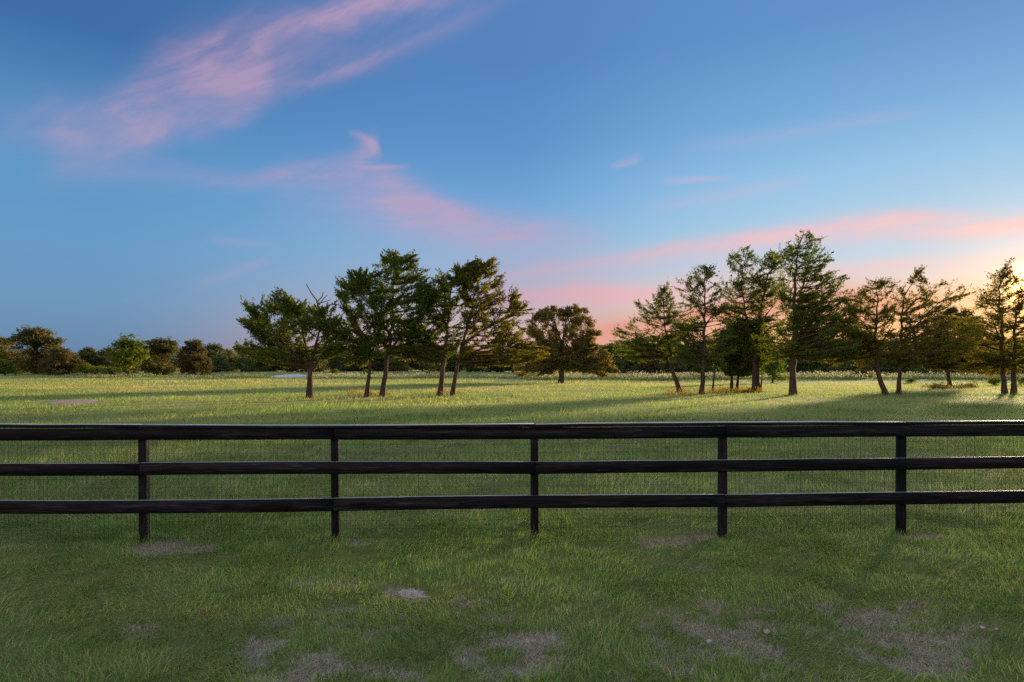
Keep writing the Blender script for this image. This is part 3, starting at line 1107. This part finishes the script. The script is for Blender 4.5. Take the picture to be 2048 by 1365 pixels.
def sun_trees():
    G1 = 'cedars in the left clump beyond the fence'
    build_tree('cedar_tree', 'broad flat-topped cedar with bare dead limbs rising from its top, leftmost of the clump', 'tree', (620, 795),
               [([(619, 795), (619, 760), (621, 735), (628, 700), (640, 660), (648, 630)], 1.0), ([(620, 742), (600, 715), (575, 690), (545, 665), (520, 640)], 0.6), ([(622, 738), (612, 705), (600, 660), (590, 620)], 0.65, 0.8), ([(625, 740), (640, 715), (660, 690), (678, 665)], 0.5)],
               [([(478, 592), (505, 612), (530, 608), (556, 592), (562, 584), (572, 598), (585, 606), (605, 610), (625, 608), (645, 622), (665, 615), (676, 640), (690, 655), (692, 690), (680, 715), (650, 720), (625, 700), (590, 705), (560, 715), (510, 725), (475, 705), (476, 692), (510, 680), (500, 655), (478, 645), (480, 640), (505, 640), (500, 620)], 1.0)],
               G1, nbr=240, leaves=24, r0=0.30, low=735, seed=1, wind=(0.0, 0, 0.45),
               dead=[([(640, 640), (638, 615), (634, 600), (622, 583), (613, 567)], 0.06), ([(635, 605), (643, 592), (648, 583)], 0.045), ([(638, 612), (650, 595), (654, 588)], 0.035), ([(640, 606), (655, 600), (663, 598)], 0.03), ([(642, 632), (650, 618), (660, 608), (680, 609)], 0.045)])
    build_tree('cedar_tree', 'slender cedar on a thin trunk leaning right, between the dead-topped cedar and a thicker neighbour', 'tree', (733, 794),
               [([(732, 794), (738, 750), (742, 720), (748, 690), (752, 660), (750, 620), (735, 575)], 1.0), ([(745, 705), (725, 670), (705, 630), (692, 590)], 0.5)],
               [([(680, 560), (700, 550), (722, 540), (740, 555), (760, 580), (765, 640), (770, 690), (755, 715), (730, 725), (705, 700), (690, 665), (700, 640), (682, 610), (678, 585)], 1.0), ([(668, 655), (715, 620), (745, 690), (735, 728), (690, 728)], .35)],
               G1, nbr=165, leaves=24, r0=0.20, low=715, seed=2, wind=(0.1, 0, 0.4))
    build_tree('cedar_tree', 'tallest cedar of the left clump, its ragged top bent to the right', 'tree', (765, 793),
               [([(764, 793), (769, 755), (775, 715), (782, 680), (785, 640), (784, 600), (788, 560), (800, 515)], 1.0), ([(776, 705), (800, 675), (825, 640), (838, 600)], 0.5), ([(782, 670), (760, 640), (745, 600), (745, 560)], 0.5, -1)],
               [([(745, 545), (757, 520), (775, 510), (800, 502), (828, 505), (815, 520), (832, 530), (820, 545), (832, 560), (853, 545), (850, 580), (862, 600), (845, 640), (840, 690), (815, 715), (780, 705), (755, 690), (750, 640), (740, 600), (750, 575)], 1.0)],
               G1, nbr=195, leaves=24, r0=0.26, low=712, seed=3, wind=(0.65, 0, 0.25))
    build_tree('cedar_tree', 'cedar forking low on a thick upright trunk, its flat top right of the tallest one', 'tree', (881, 792),
               [([(880, 792), (884, 755), (888, 715), (893, 680), (898, 640), (900, 600), (908, 560), (925, 535)], 1.0), ([(885, 722), (870, 700), (855, 670), (845, 640)], 0.55), ([(896, 655), (875, 620), (862, 595)], 0.45, .6)],
               [([(838, 580), (860, 565), (890, 560), (885, 545), (915, 550), (905, 530), (930, 538), (950, 520), (958, 545), (930, 590), (925, 640), (920, 690), (895, 715), (870, 720), (840, 725), (815, 705), (830, 660), (850, 630)], 1.0), ([(790, 640), (835, 590), (875, 630), (865, 700), (805, 718)], .45)],
               G1, nbr=270, leaves=24, r0=0.28, low=725, seed=4, wind=(0.5, 0, 0.25))
    build_tree('cedar_tree', 'golden-edged spreading cedar on a right-leaning trunk, last of the left clump', 'tree', (905, 792),
               [([(904, 792), (910, 755), (916, 725), (925, 690), (935, 650), (945, 610), (955, 565), (965, 535)], 0.95), ([(917, 725), (950, 700), (990, 690), (1040, 695)], 0.5), ([(926, 690), (960, 660), (1000, 640), (1030, 610)], 0.5, 1.2)],
               [([(905, 560), (935, 545), (955, 525), (990, 518), (985, 540), (1005, 560), (995, 590), (1025, 595), (1035, 580), (1040, 600), (1056, 622), (1030, 640), (1045, 660), (1060, 690), (1094, 700), (1085, 720), (1050, 722), (1020, 735), (985, 725), (960, 735), (930, 725), (920, 690), (925, 640), (930, 600)], 1.0)],
               G1, leaf_mat=M_CEDAR_WARM, nbr=235, leaves=24, r0=0.25, low=728, seed=5, wind=(0.55, 0, 0.2))
    build_tree('oak_tree', 'round-headed oak alone in mid field, between the left and the right clump', 'tree', (1122, 766),
               [([(1122, 766), (1123, 745), (1122, 725), (1125, 690), (1130, 650), (1140, 620)], 1.0), ([(1122, 728), (1100, 700), (1080, 670), (1068, 640)], 0.6), ([(1123, 725), (1150, 700), (1172, 670), (1182, 640)], 0.6, 1), ([(1124, 690), (1110, 650), (1108, 625)], 0.5, -1.0), ([(1123, 730), (1160, 720), (1195, 715)], 0.5, -2)],
               [([(1052, 640), (1068, 628), (1085, 618), (1110, 612), (1120, 618), (1135, 620), (1150, 608), (1170, 612), (1185, 630), (1190, 650), (1202, 665), (1190, 690), (1160, 700), (1100, 700), (1070, 690), (1055, 665)], 1.0),
                ([(1160, 690), (1205, 685), (1222, 710), (1240, 745), (1215, 755), (1180, 745), (1150, 735)], 0.4), ([(1040, 700), (1100, 690), (1150, 700), (1150, 740), (1090, 748), (1040, 755), (1025, 740)], 0.45)],
               None, style='oak', leaf_mat=M_OAK, bark=M_BARK_GREY, nbr=420, leaves=22, r0=0.55, leaf=0.24, low=735, seed=6, sprays=4)
    G2 = 'cedars in the right clump beyond the fence'
    build_tree('cedar_tree', 'cedar with a pale trunk leaning steeply left, first of the right clump', 'tree', (1360, 787),
               [([(1361, 787), (1352, 760), (1344, 735), (1330, 712), (1312, 690), (1295, 675)], 1.0), ([(1346, 738), (1340, 700), (1328, 650), (1325, 610), (1332, 575)], 0.55), ([(1330, 712), (1300, 690), (1260, 680)], 0.45, 1)],
               [([(1310, 590), (1322, 583), (1334, 566), (1338, 585), (1345, 600), (1350, 640), (1355, 680), (1350, 715), (1320, 700), (1290, 690), (1270, 690), (1255, 645), (1285, 635), (1272, 608)], 1.0), ([(1335, 600), (1375, 600), (1402, 630), (1400, 665), (1345, 665)], .3),
                ([(1220, 665), (1240, 660), (1290, 680), (1330, 700), (1335, 725), (1290, 725), (1250, 720), (1230, 705)], 0.6)],
               G2, nbr=184, leaves=15, leaf=0.135, r0=0.27, low=715, seed=7, wind=(0.1, 0, 0.25))
    build_tree('cedar_tree', 'thin-crowned cedar with a straight bare trunk, right of the leaning one', 'tree', (1403, 790),
               [([(1403, 790), (1406, 745), (1407, 700), (1410, 650), (1411, 600), (1408, 560), (1415, 535)], 1.0), ([(1409, 640), (1395, 610), (1375, 585)], 0.4), ([(1409, 655), (1425, 630), (1445, 610)], 0.4)],
               [([(1356, 552), (1378, 560), (1395, 545), (1415, 532), (1432, 545), (1425, 570), (1440, 590), (1450, 620), (1420, 640), (1400, 625), (1380, 600), (1358, 590)], .75),
                ([(1345, 650), (1400, 635), (1460, 645), (1465, 700), (1440, 738), (1390, 745), (1345, 720)], 1.1)],
               G2, nbr=153, leaves=14, leaf=0.135, r0=0.24, low=725, seed=8, wind=(0.3, 0, 0.2))
    build_tree('cedar_sapling', 'spindly young cedar trunk between the straight cedar and the grey-green bushy tree', 'tree', (1426, 783),
               [([(1425, 783), (1428, 755), (1430, 725), (1432, 690), (1440, 660)], 1.0)],
               [([(1415, 690), (1430, 660), (1450, 670), (1455, 715), (1440, 740), (1418, 735)], 1.0)],
               G2, nbr=41, leaves=14, leaf=0.135, r0=0.13, low=735, seed=9)
    build_tree('bushy_tree', 'low dense grey-green leafy tree on two stems, under the tall cedars', 'tree', (1463, 784),
               [([(1463, 784), (1464, 755), (1466, 730), (1470, 690)], 1.0), ([(1473, 784), (1475, 755), (1480, 730), (1500, 690)], 0.7)],
               [([(1432, 690), (1445, 660), (1470, 648), (1500, 640), (1525, 650), (1540, 680), (1540, 715), (1520, 738), (1490, 752), (1455, 750), (1435, 725)], 1.0)],
               None, style='oak', leaf_mat=M_LIVEOAK, bark=M_BARK_GREY, nbr=273, leaves=30, r0=0.22, leaf=0.17, low=750, seed=10, sprays=5)
    build_tree('cedar_tree', 'tall double-trunked cedar whose tops sway right, behind the grey-green tree', 'tree', (1513, 786),
               [([(1509, 786), (1509, 750), (1512, 710), (1518, 660), (1522, 610), (1532, 560), (1555, 515), (1580, 492)], 1.0), ([(1517, 786), (1518, 745), (1520, 700)], 0.8, .3), ([(1514, 700), (1495, 650), (1480, 600), (1478, 550), (1490, 500)], 0.6, -.8), ([(1519, 650), (1540, 620), (1555, 600)], 0.4), ([(1520, 783), (1523, 760), (1519, 730)], 0.4, -0.4)],
               [([(1458, 515), (1475, 510), (1492, 488), (1497, 505), (1512, 508), (1500, 540), (1510, 560), (1505, 600), (1490, 650), (1450, 660), (1440, 620), (1465, 570), (1480, 545), (1458, 530)], .8), ([(1430, 565), (1480, 545), (1540, 560), (1545, 640), (1500, 665), (1432, 645)], .8),
                ([(1520, 540), (1540, 505), (1575, 492), (1585, 500), (1560, 530), (1570, 570), (1560, 620), (1550, 670), (1540, 710), (1500, 715), (1495, 640), (1515, 590)], 1.0), ([(1445, 640), (1500, 610), (1570, 640), (1580, 700), (1540, 730), (1460, 700)], .6)],
               G2, nbr=300, leaves=15, leaf=0.135, r0=0.27, low=728, seed=11, wind=(0.65, 0, 0.25))
    build_tree('cedar_tree', 'tallest cedar of all, spire-topped with boughs sweeping right', 'tree', (1586, 792),
               [([(1586, 792), (1586, 750), (1587, 700), (1589, 650), (1588, 600), (1590, 550), (1596, 500), (1608, 462)], 1.0), ([(1588, 690), (1598, 630), (1610, 570), (1625, 520), (1640, 485)], 0.6, .8)],
               [([(1548, 500), (1575, 500), (1590, 480), (1610, 460), (1618, 475), (1640, 478), (1630, 505), (1660, 512), (1645, 530), (1640, 545), (1660, 555), (1690, 553), (1670, 580), (1650, 590), (1660, 625), (1690, 640), (1660, 680), (1640, 700), (1600, 700), (1560, 705), (1545, 670), (1560, 620), (1545, 590), (1560, 555), (1580, 530)], 1.0), ([(1520, 660), (1590, 640), (1680, 635), (1715, 660), (1710, 705), (1650, 722), (1590, 715), (1530, 725), (1505, 700)], .55), ([(1600, 595), (1660, 572), (1702, 582), (1708, 640), (1700, 720), (1620, 715)], .30)],
               G2, nbr=380, leaves=15, leaf=0.135, r0=0.33, low=715, seed=12, wind=(0.75, 0, 0.35))
    G3 = 'cedars at the right edge of the field'
    build_tree('cedar_tree', 'cedar with a bowed, curved trunk foot, left of a straighter neighbour', 'tree', (1770, 791),
               [([(1773, 791), (1762, 775), (1757, 755), (1755, 735), (1752, 700), (1752, 650), (1754, 600), (1756, 565)], 1.0), ([(1755, 740), (1735, 722), (1710, 722)], 0.5, -.6), ([(1753, 700), (1775, 670), (1790, 640)], 0.45), ([(1752, 690), (1730, 650), (1712, 630)], 0.45)],
               [([(1700, 585), (1725, 578), (1740, 570), (1765, 560), (1785, 562), (1795, 570), (1770, 585), (1790, 610), (1785, 650), (1780, 700), (1760, 725), (1720, 725), (1690, 715), (1665, 690), (1690, 660), (1680, 640), (1645, 640), (1690, 610)], 1.0), ([(1640, 690), (1700, 660), (1790, 670), (1800, 715), (1740, 735), (1660, 730)], .6), ([(1640, 640), (1700, 595), (1725, 600), (1700, 720), (1640, 715)], .25)],
               G3, nbr=234, leaves=15, leaf=0.135, r0=0.28, low=720, seed=13, wind=(0.45, 0, 0.15), leaf_mat=M_CEDAR_WARM)
    build_tree('cedar_tree', 'open cedar with long bare boughs reaching right, on a straight trunk', 'tree', (1797, 791),
               [([(1797, 791), (1798, 760), (1800, 725), (1802, 690), (1804, 650), (1808, 610), (1818, 570), (1835, 545)], 1.0), ([(1802, 690), (1825, 660), (1860, 620), (1900, 590), (1925, 575)], 0.5), ([(1806, 630), (1835, 600), (1865, 580), (1880, 568)], 0.45, .6), ([(1799, 728), (1820, 712), (1870, 705)], 0.5, -.7)],
               [([(1795, 580), (1815, 575), (1820, 550), (1840, 540), (1835, 570), (1850, 590), (1840, 630), (1830, 660), (1800, 670), (1790, 630)], .6),
                ([(1850, 585), (1885, 568), (1920, 572), (1940, 590), (1900, 600), (1870, 625), (1840, 640)], .35),
                ([(1770, 700), (1810, 670), (1850, 640), (1900, 630), (1950, 650), (1950, 700), (1900, 725), (1850, 730), (1800, 732), (1770, 725)], 1.4)],
               G3, nbr=209, leaves=14, leaf=0.135, r0=0.22, low=722, seed=14, wind=(0.55, 0, 0.2), leaf_mat=M_CEDAR_WARM)
    build_tree('leaning_tree', 'smaller dense tree on a crooked stem leaning left, over the brush pile', 'tree', (1900, 775),
               [([(1901, 775), (1896, 755), (1892, 735), (1890, 700), (1900, 660)], 1.0), ([(1893, 735), (1915, 705), (1940, 680)], 0.5)],
               [([(1830, 690), (1860, 640), (1900, 615), (1945, 625), (1965, 660), (1975, 710), (1950, 738), (1900, 735), (1850, 738)], 1.0)],
               None, style='oak', nbr=221, leaves=26, r0=0.28, leaf=0.22, low=735, seed=15, leaf_mat=M_BROWN, sprays=4)
    build_tree('cedar_tree', 'cedar with twin trunks side by side at the right picture edge, before the sun', 'tree', (2018, 788),
               [([(2009, 788), (2007, 755), (2005, 715), (2002, 660), (2000, 610), (2000, 565), (2012, 530)], 1.0), ([(2027, 788), (2028, 750), (2030, 710), (2034, 650), (2042, 600), (2060, 560)], 0.95, .5), ([(2004, 690), (1985, 650), (1965, 620)], 0.4, -.5)],
               [([(1955, 580), (1985, 575), (1980, 555), (2000, 545), (2020, 523), (2015, 545), (2035, 555), (2025, 580), (2050, 590), (2040, 620), (2020, 640), (1985, 640), (1940, 640), (1900, 650), (1925, 620), (1960, 605)], 1.0),
                ([(2035, 570), (2060, 550), (2085, 560), (2110, 600), (2120, 660), (2115, 720), (2070, 740), (2035, 730), (2030, 650)], .9),
                ([(1905, 690), (1950, 645), (2000, 640), (2035, 645), (2045, 700), (2035, 740), (1985, 752), (1930, 745)], 1.5)],
               G3, nbr=283, leaves=15, leaf=0.135, r0=0.26, low=735, seed=16, wind=(0.4, 0, 0.2), leaf_mat=M_CEDAR_WARM)


sun_trees()


def edge_trees():
    """the row goes on to the right; these stand between the fence and the low sun"""
    for k, (px, w, h, lab) in enumerate(((2250, 150, 235, 'cedar next in the row, just past the right picture edge'), (2420, 170, 250, 'second cedar past the right picture edge'), (2600, 170, 240, 'third cedar past the right picture edge'))):
        b = 790
        build_tree('cedar_tree', lab, 'tree', (px, b), [([(px, b), (px + 4, b - 60), (px + 2, b - 130), (px + 10, b - h)], 1.0)],
                   [([(px - w * .3, b - h * .75), (px, b - h), (px + w * .3, b - h * .8), (px + w * .5, b - h * .5), (px + w * .45, b - 55), (px, b - 45), (px - w * .5, b - 55), (px - w * .5, b - h * .45)], 1.0)],
                   None, nbr=120, leaves=16, leaf=0.24, r0=0.27, low=b - 60, seed=20 + k, leaf_mat=M_CEDAR_WARM)


edge_trees()


# ------------------------------------------------------------------ far trees: a few kinds, copied
def copy_tree(src, name, label, group, x, y, sx, sz, rz):
    r = src.copy()
    COL.objects.link(r)
    r.name = name
    r.location = (x, y, float(height(x, y)) - 0.05)
    r.scale = (sx, sx, sz)
    r.rotation_euler = (0, 0, rz)
    r['label'] = label
    if group:
        r['group'] = group
    elif 'group' in r:
        del r['group']
    for ch in list(src.children):
        c = ch.copy()
        COL.objects.link(c)
        c.parent = r
    return r


def proto_tree(kind, mat, bark, seed, h=10.0, w=10.0, clumps=90, leaves=34, leaf=0.5, trunk_h=0.18):
    """crown of leaf clumps on branching limbs, h tall and w wide, as three meshes"""
    rng = np.random.default_rng(seed)
    tb, bb = MB(), MB()
    zt = h * 0.75
    Q = np.array([[0, 0, -0.2], [0.05, 0, h * 0.1], [rng.normal(0, .2), rng.normal(0, .2), h * 0.3], [rng.normal(0, .4), rng.normal(0, .4), zt]])
    tb.tube(Q, [0.40, 0.32, 0.26, 0.06], 9, 0.06)
    LV, LD, LN, LL, LT = [], [], [], [], []
    # a handful of big lobes, each with clumps on its outer surface
    lobes = []
    for k in range(18):
        a = rng.uniform(0, 2 * np.pi)
        f = rng.uniform(0.0, 1.0)
        zz = h * (trunk_h + 0.12 + (0.92 - trunk_h - 0.22) * f)
        env = math.sin(math.pi * min(1, 0.36 + 0.56 * f)) if kind == 'round' else (1.02 - f) ** 0.7
        rad = w * 0.5 * env * rng.uniform(0.30, 0.80)
        lobes.append((np.array([math.cos(a) * rad, math.sin(a) * rad, zz]), w * rng.uniform(0.16, 0.25)))
    lobes.append((np.array([0, 0, h * 0.84]), w * 0.17))
    for c, r in lobes:
        for k in range(clumps // len(lobes) + 1):
            d = rng.normal(0, 1, 3)
            d /= np.linalg.norm(d)
            p = c + d * r * np.array([1, 1, 0.8]) * rng.uniform(0.55, 1.08)
            p[2] = max(p[2], h * trunk_h)
            if k % 3 == 0:
                A = np.array([0, 0, max(h * 0.15, p[2] * 0.55)])
                bb.tube(bez(A, (A + c) / 2 + np.array([0, 0, .2]), p, np.linspace(0, 1, 4)), [0.09, 0.06, 0.035, 0.012], 4)
            m = int(leaves * rng.uniform(0.6, 1.3))
            off = rng.normal(0, 1, (m, 3)) * leaf * np.array([1.0, 1.0, 0.7])
            LV.append(p + off)
            LD.append(rng.normal(0, 1, (m, 3)) + (np.array([0, 0, .8]) if kind != 'round' else 0))
            LN.append(d + rng.normal(0, 0.5, (m, 3)))
            LL.append(leaf * rng.uniform(0.5, 1.15, m))
            LT.append(np.clip(rng.normal(0.45, 0.16) + rng.normal(0, 0.14, m), 0, 1))
    C, D, N, L, Tn = np.vstack(LV), np.vstack(LD), np.vstack(LN), np.concatenate(LL), np.concatenate(LT)
    v, q = leaf_faces(C, D, N, L, L * 0.9)
    root = empty('oak_tree', (0, 0, 0))
    link('trunk', tb.mesh('trunk', bark, True), root)
    link('branches', bb.mesh('branches', bark, True), root)
    link('crown', make_mesh('crown', v, None, q, mat, {'tint': np.repeat(Tn, 3)}), root)
    return root


def drop(root):
    for ch in list(root.children):
        bpy.data.objects.remove(ch)
    bpy.data.objects.remove(root)


def place(src, name, label, cat, group, px, top, wpx, base, Y, rz=0.0, w0=10.0, h0=10.0, hfix=None):
    x = (px - 1024) / FOC * Y
    zb = float(height(x, Y))
    ztop = EYE - (top - HOR) / FOC * Y
    sx = wpx / FOC * Y / (w0 * 1.02)
    sz = (ztop - zb) / h0
    o = copy_tree(src, name, label, group, x, Y, sx, sz, rz)
    o['category'] = cat
    return o


def far_trees():
    oaks = [proto_tree('round', M_BROWN, M_BARK_GREY, 31, clumps=260, leaves=44, leaf=0.42, trunk_h=0.0), proto_tree('round', M_BROWN, M_BARK_GREY, 32, clumps=260, leaves=44, leaf=0.42, trunk_h=0.02)]
    woods = [proto_tree('round', M_WOODS, M_BARK_GREY, 41 + k, clumps=190, leaves=34, leaf=0.62, trunk_h=0.0) for k in range(3)]
    ced = [proto_tree('cone', M_CEDAR, M_BARK, 51, clumps=170, leaves=40, leaf=0.42, trunk_h=0.16), proto_tree('cone', M_WOODS, M_BARK, 52, clumps=70, leaves=26, leaf=0.6, trunk_h=0.04)]
    bush = [proto_tree('round', M_BUSH, M_BARK_GREY, 61, clumps=60, leaves=26, leaf=0.8, trunk_h=0.0)]
    place(oaks[0], 'oak_tree', 'brown oak cut by the left picture edge', 'tree', None, 5, 672, 130, 752, 232, 0.4)
    place(oaks[1], 'oak_tree', 'tallest dark brown oak in the far left cluster', 'tree', None, 72, 653, 118, 752, 222, 1.4)
    place(oaks[0], 'oak_tree', 'lower russet oak at the right end of the far left cluster', 'tree', None, 118, 692, 84, 752, 212, 2.9)
    place(ced[0], 'cedar_tree', 'small rounded green cedar just left of the olive oak, far left field', 'tree', None, 257, 667, 100, 756, 176, 0.3)
    place(oaks[1], 'oak_tree', 'olive oak with low spreading limbs, beside the small far cedar', 'tree', None, 322, 675, 98, 754, 186, 3.5)
    place(oaks[0], 'oak_tree', 'rounded grey-brown oak, rightmost of the far left trees', 'tree', None, 390, 676, 74, 750, 208, 5.1)
    gb = 'green bushes along the far left tree line'
    for i, (px, top, w, Y, lab) in enumerate(((10, 717, 50, 205, 'yellow-green bush at the left picture edge, under the brown oak'), (170, 727, 40, 196, 'bright green bush just right of the russet oak'),
                                              (195, 731, 44, 200, 'middle green bush of the row by the russet oak'), (225, 733, 50, 198, 'green bush just left of the small far cedar'),
                                              (735, 738, 26, 172, 'light green bush seen between the two thin cedar trunks'), (858, 741, 16, 172, 'tiny light green bush left of the thick forked cedar'),
                                              (668, 737, 24, 180, 'pale green bush right of the dead-topped cedar trunk'))):
        place(bush[0], 'bush', lab, 'bush', gb, px, top, w, 752, Y, i * 1.3)
    place(woods[1], 'bush', 'round dark bush on the meadow edge, left of the bowed cedar trunk', 'bush', None, 1720, 739, 44, 762, 138, 0.7)
    place(woods[0], 'bush', 'smaller grey bush beside the round dark one', 'bush', None, 1677, 742, 30, 762, 145, 2.7)
    place(bush[0], 'sunlit_sapling', 'small yellow-green sapling glowing behind the double-trunked cedar', 'tree', None, 1545, 712, 56, 762, 110, 0.5)
    place(bush[0], 'shrub', 'yellow-green shrub right of the straight cedar trunk, on the meadow edge', 'bush', None, 1822, 757, 26, 764, 112, 1.5)
    place(bush[0], 'shrub', 'leafy yellow-green shrub at the right picture edge behind the twin trunks', 'bush', None, 2056, 752, 44, 770, 82, 2.5)
    place(bush[0], 'shrub', 'leafy yellow shrub left of the twin trunks', 'bush', None, 1988, 754, 34, 770, 90, 0.9)
    gw = 'trees of the far woodland behind the meadow'
    lab = 'dark leafy tree merging into the far woodland edge behind the meadow'
    k = 0
    rng = np.random.default_rng(77)
    rows = []
    for px in range(-90, 440, 38):
        rows.append((px, rng.uniform(690, 706), rng.uniform(55, 80), rng.uniform(262, 300)))
    for px in range(425, 1270, 30):
        rows.append((px, rng.uniform(686, 702), rng.uniform(50, 75), rng.uniform(250, 290)))
    for px in range(440, 1270, 46):
        rows.append((px + rng.uniform(-8, 8), rng.uniform(704, 716), rng.uniform(45, 60), rng.uniform(238, 250)))
    for px in range(1225, 2200, 38):
        rows.append((px, rng.uniform(672, 690), rng.uniform(65, 95), rng.uniform(215, 250)))
    for px in range(1240, 2200, 52):
        rows.append((px + rng.uniform(-8, 8), rng.uniform(702, 722), rng.uniform(50, 75), rng.uniform(188, 205)))
    for px, top, w, Y in rows:
        src = woods[k % 3] if k % 4 else ced[1]
        place(src, 'woodland_tree', lab, 'tree', gw, px, top, w, 745, Y, rng.uniform(0, 6.28))
        k += 1
    for s in oaks + woods + ced + bush:
        drop(s)


far_trees()


# ------------------------------------------------------------------ weeds and underbrush
def weed_mesh(name, spots, n, hgt, leaf, mat, seed, bias=0.0, wid=None):
    """upright wisps of small leaves round each spot (x, y, spread, height)"""
    rng = np.random.default_rng(seed)
    C, T, D = [], [], []
    for x, y, sp, h in spots:
        m = int(n * rng.uniform(0.6, 1.3))
        f = rng.random(m)
        px = x + rng.normal(0, sp, m)
        py = y + rng.normal(0, sp, m)
        z = height(px, py) + f * h * rng.uniform(0.5, 1.1)
        C.append(np.stack([px, py, z], -1))
        T.append(np.clip(f * 0.8 + rng.normal(0.08 + bias, 0.18, m), 0, 1))
        D.append(rng.normal(0, 0.5, (m, 3)) + np.array([0, 0, 1.0]))
    C, T, D = np.vstack(C), np.concatenate(T), np.vstack(D)
    L = leaf * rng.uniform(0.5, 1.3, len(C))
    v, q = leaf_faces(C, D, rng.normal(0, 1, (len(C), 3)), L, L * 0.4)
    o = link(name, make_mesh(name, v, None, q, mat, {'tint': np.repeat(T, 3)}))
    tag(o, kind='stuff')
    return o


def weeds():
    rng = np.random.default_rng(8)
    sp = []
    for k in range(900):
        px = rng.uniform(620, 2080)
        Y = rng.uniform(150, 180) if px < 1050 else rng.uniform(126, 150)
        sp.append(((px - 1024) / FOC * Y, Y, rng.uniform(.5, 1.4), rng.uniform(.7, 1.7)))
    weed_mesh('flowering_weeds', sp, 60, 1.0, 0.34, M_WEED, 1)
    sp = []
    for k in range(160):
        px = rng.uniform(140, 540)
        Y = rng.uniform(160, 200)
        sp.append(((px - 1024) / FOC * Y, Y, rng.uniform(.6, 1.8), rng.uniform(.5, 1.1)))
    weed_mesh('meadow_weeds', sp, 50, 1.0, 0.36, M_WEED, 2, -0.12)
    sp = []
    for a, b, k, py in ((1335, 1450, 34, 789), (690, 780, 22, 791), (870, 930, 10, 791)):
        for _ in range(k):
            Y = gdist(py + rng.uniform(-4, 2))
            sp.append(((rng.uniform(a, b) - 1024) / FOC * Y, Y, rng.uniform(.1, .35), rng.uniform(.25, .7)))
    weed_mesh('dry_weeds', sp, 46, .6, 0.13, M_DRY, 3)
    sp = []
    for a, b, k, py in ((1440, 1520, 40, 787),):
        for _ in range(k):
            Y = gdist(py + rng.uniform(-3, 1))
            sp.append(((rng.uniform(a, b) - 1024) / FOC * Y, Y, rng.uniform(.12, .35), rng.uniform(.3, .65)))
    weed_mesh('underbrush', sp, 60, .6, 0.14, M_OAK, 4)
    sp = []
    for _ in range(40):
        Y = gdist(779 + rng.uniform(-3, 2))
        sp.append(((rng.uniform(1855, 1945) - 1024) / FOC * Y, Y, rng.uniform(.15, .5), rng.uniform(.2, .75)))
    weed_mesh('brush_pile', sp, 60, .6, 0.18, M_BROWN, 5)


weeds()


# ------------------------------------------------------------------ stones on the worn ground
def stones():
    rng = np.random.default_rng(3)
    m, g = new_mat('pale_stone')
    pos = g.n('ShaderNodeTexCoord').outputs['Object']
    n1 = g.noise(pos, 30.0, 5, 0.6)
    finish(g, principled(g, g.ramp(n1, [(0.3, (0.28, 0.25, 0.20)), (0.7, (0.62, 0.57, 0.48))]), 0.9, 0.2, n1, 0.4, 0.01))
    for px, py, r, lab in ((1534, 1270, .040, 'tan stone, largest on the worn grass at lower right'), (1419, 1288, .034, 'grey stone in thin grass, left of the tan stone'), (1405, 1186, .022, 'small whitish stone at the upper edge of the worn ground'),
                           (1964, 1259, .026, 'small pale stone near the right picture edge'), (1992, 1261, .020, 'tiny pale stone beside another near the right picture edge')):
        Y = gdist(py)
        x = (px - 1024) / FOC * Y
        V, Q = [], []
        k, rows = 9, 5
        for i in range(rows):
            f = math.pi * (i + 0.35) / (rows - 0.3)
            for j in range(k):
                a = 2 * math.pi * j / k
                q = 0.66 * r * rng.uniform(0.82, 1.12)
                V.append((q * 1.35 * math.sin(f) * math.cos(a), q * math.sin(f) * math.sin(a), q * 0.8 * math.cos(f) + r * 0.35))
        for i in range(rows - 1):
            for j in range(k):
                Q.append([i * k + j, (i + 1) * k + j, (i + 1) * k + (j + 1) % k, i * k + (j + 1) % k])
        T = [[0, j, j + 1] for j in range(1, k - 1)] + [[(rows - 1) * k, (rows - 1) * k + j + 1, (rows - 1) * k + j] for j in range(1, k - 1)]
        o = link('stone', make_mesh('stone', V, Q, T, m, None, True), None, (x, Y, float(height(x, Y)) + 0.004))
        o.rotation_euler = (0, 0, rng.uniform(0, 6))
        tag(o, lab, 'stone', 'stones on the worn lawn')


stones()
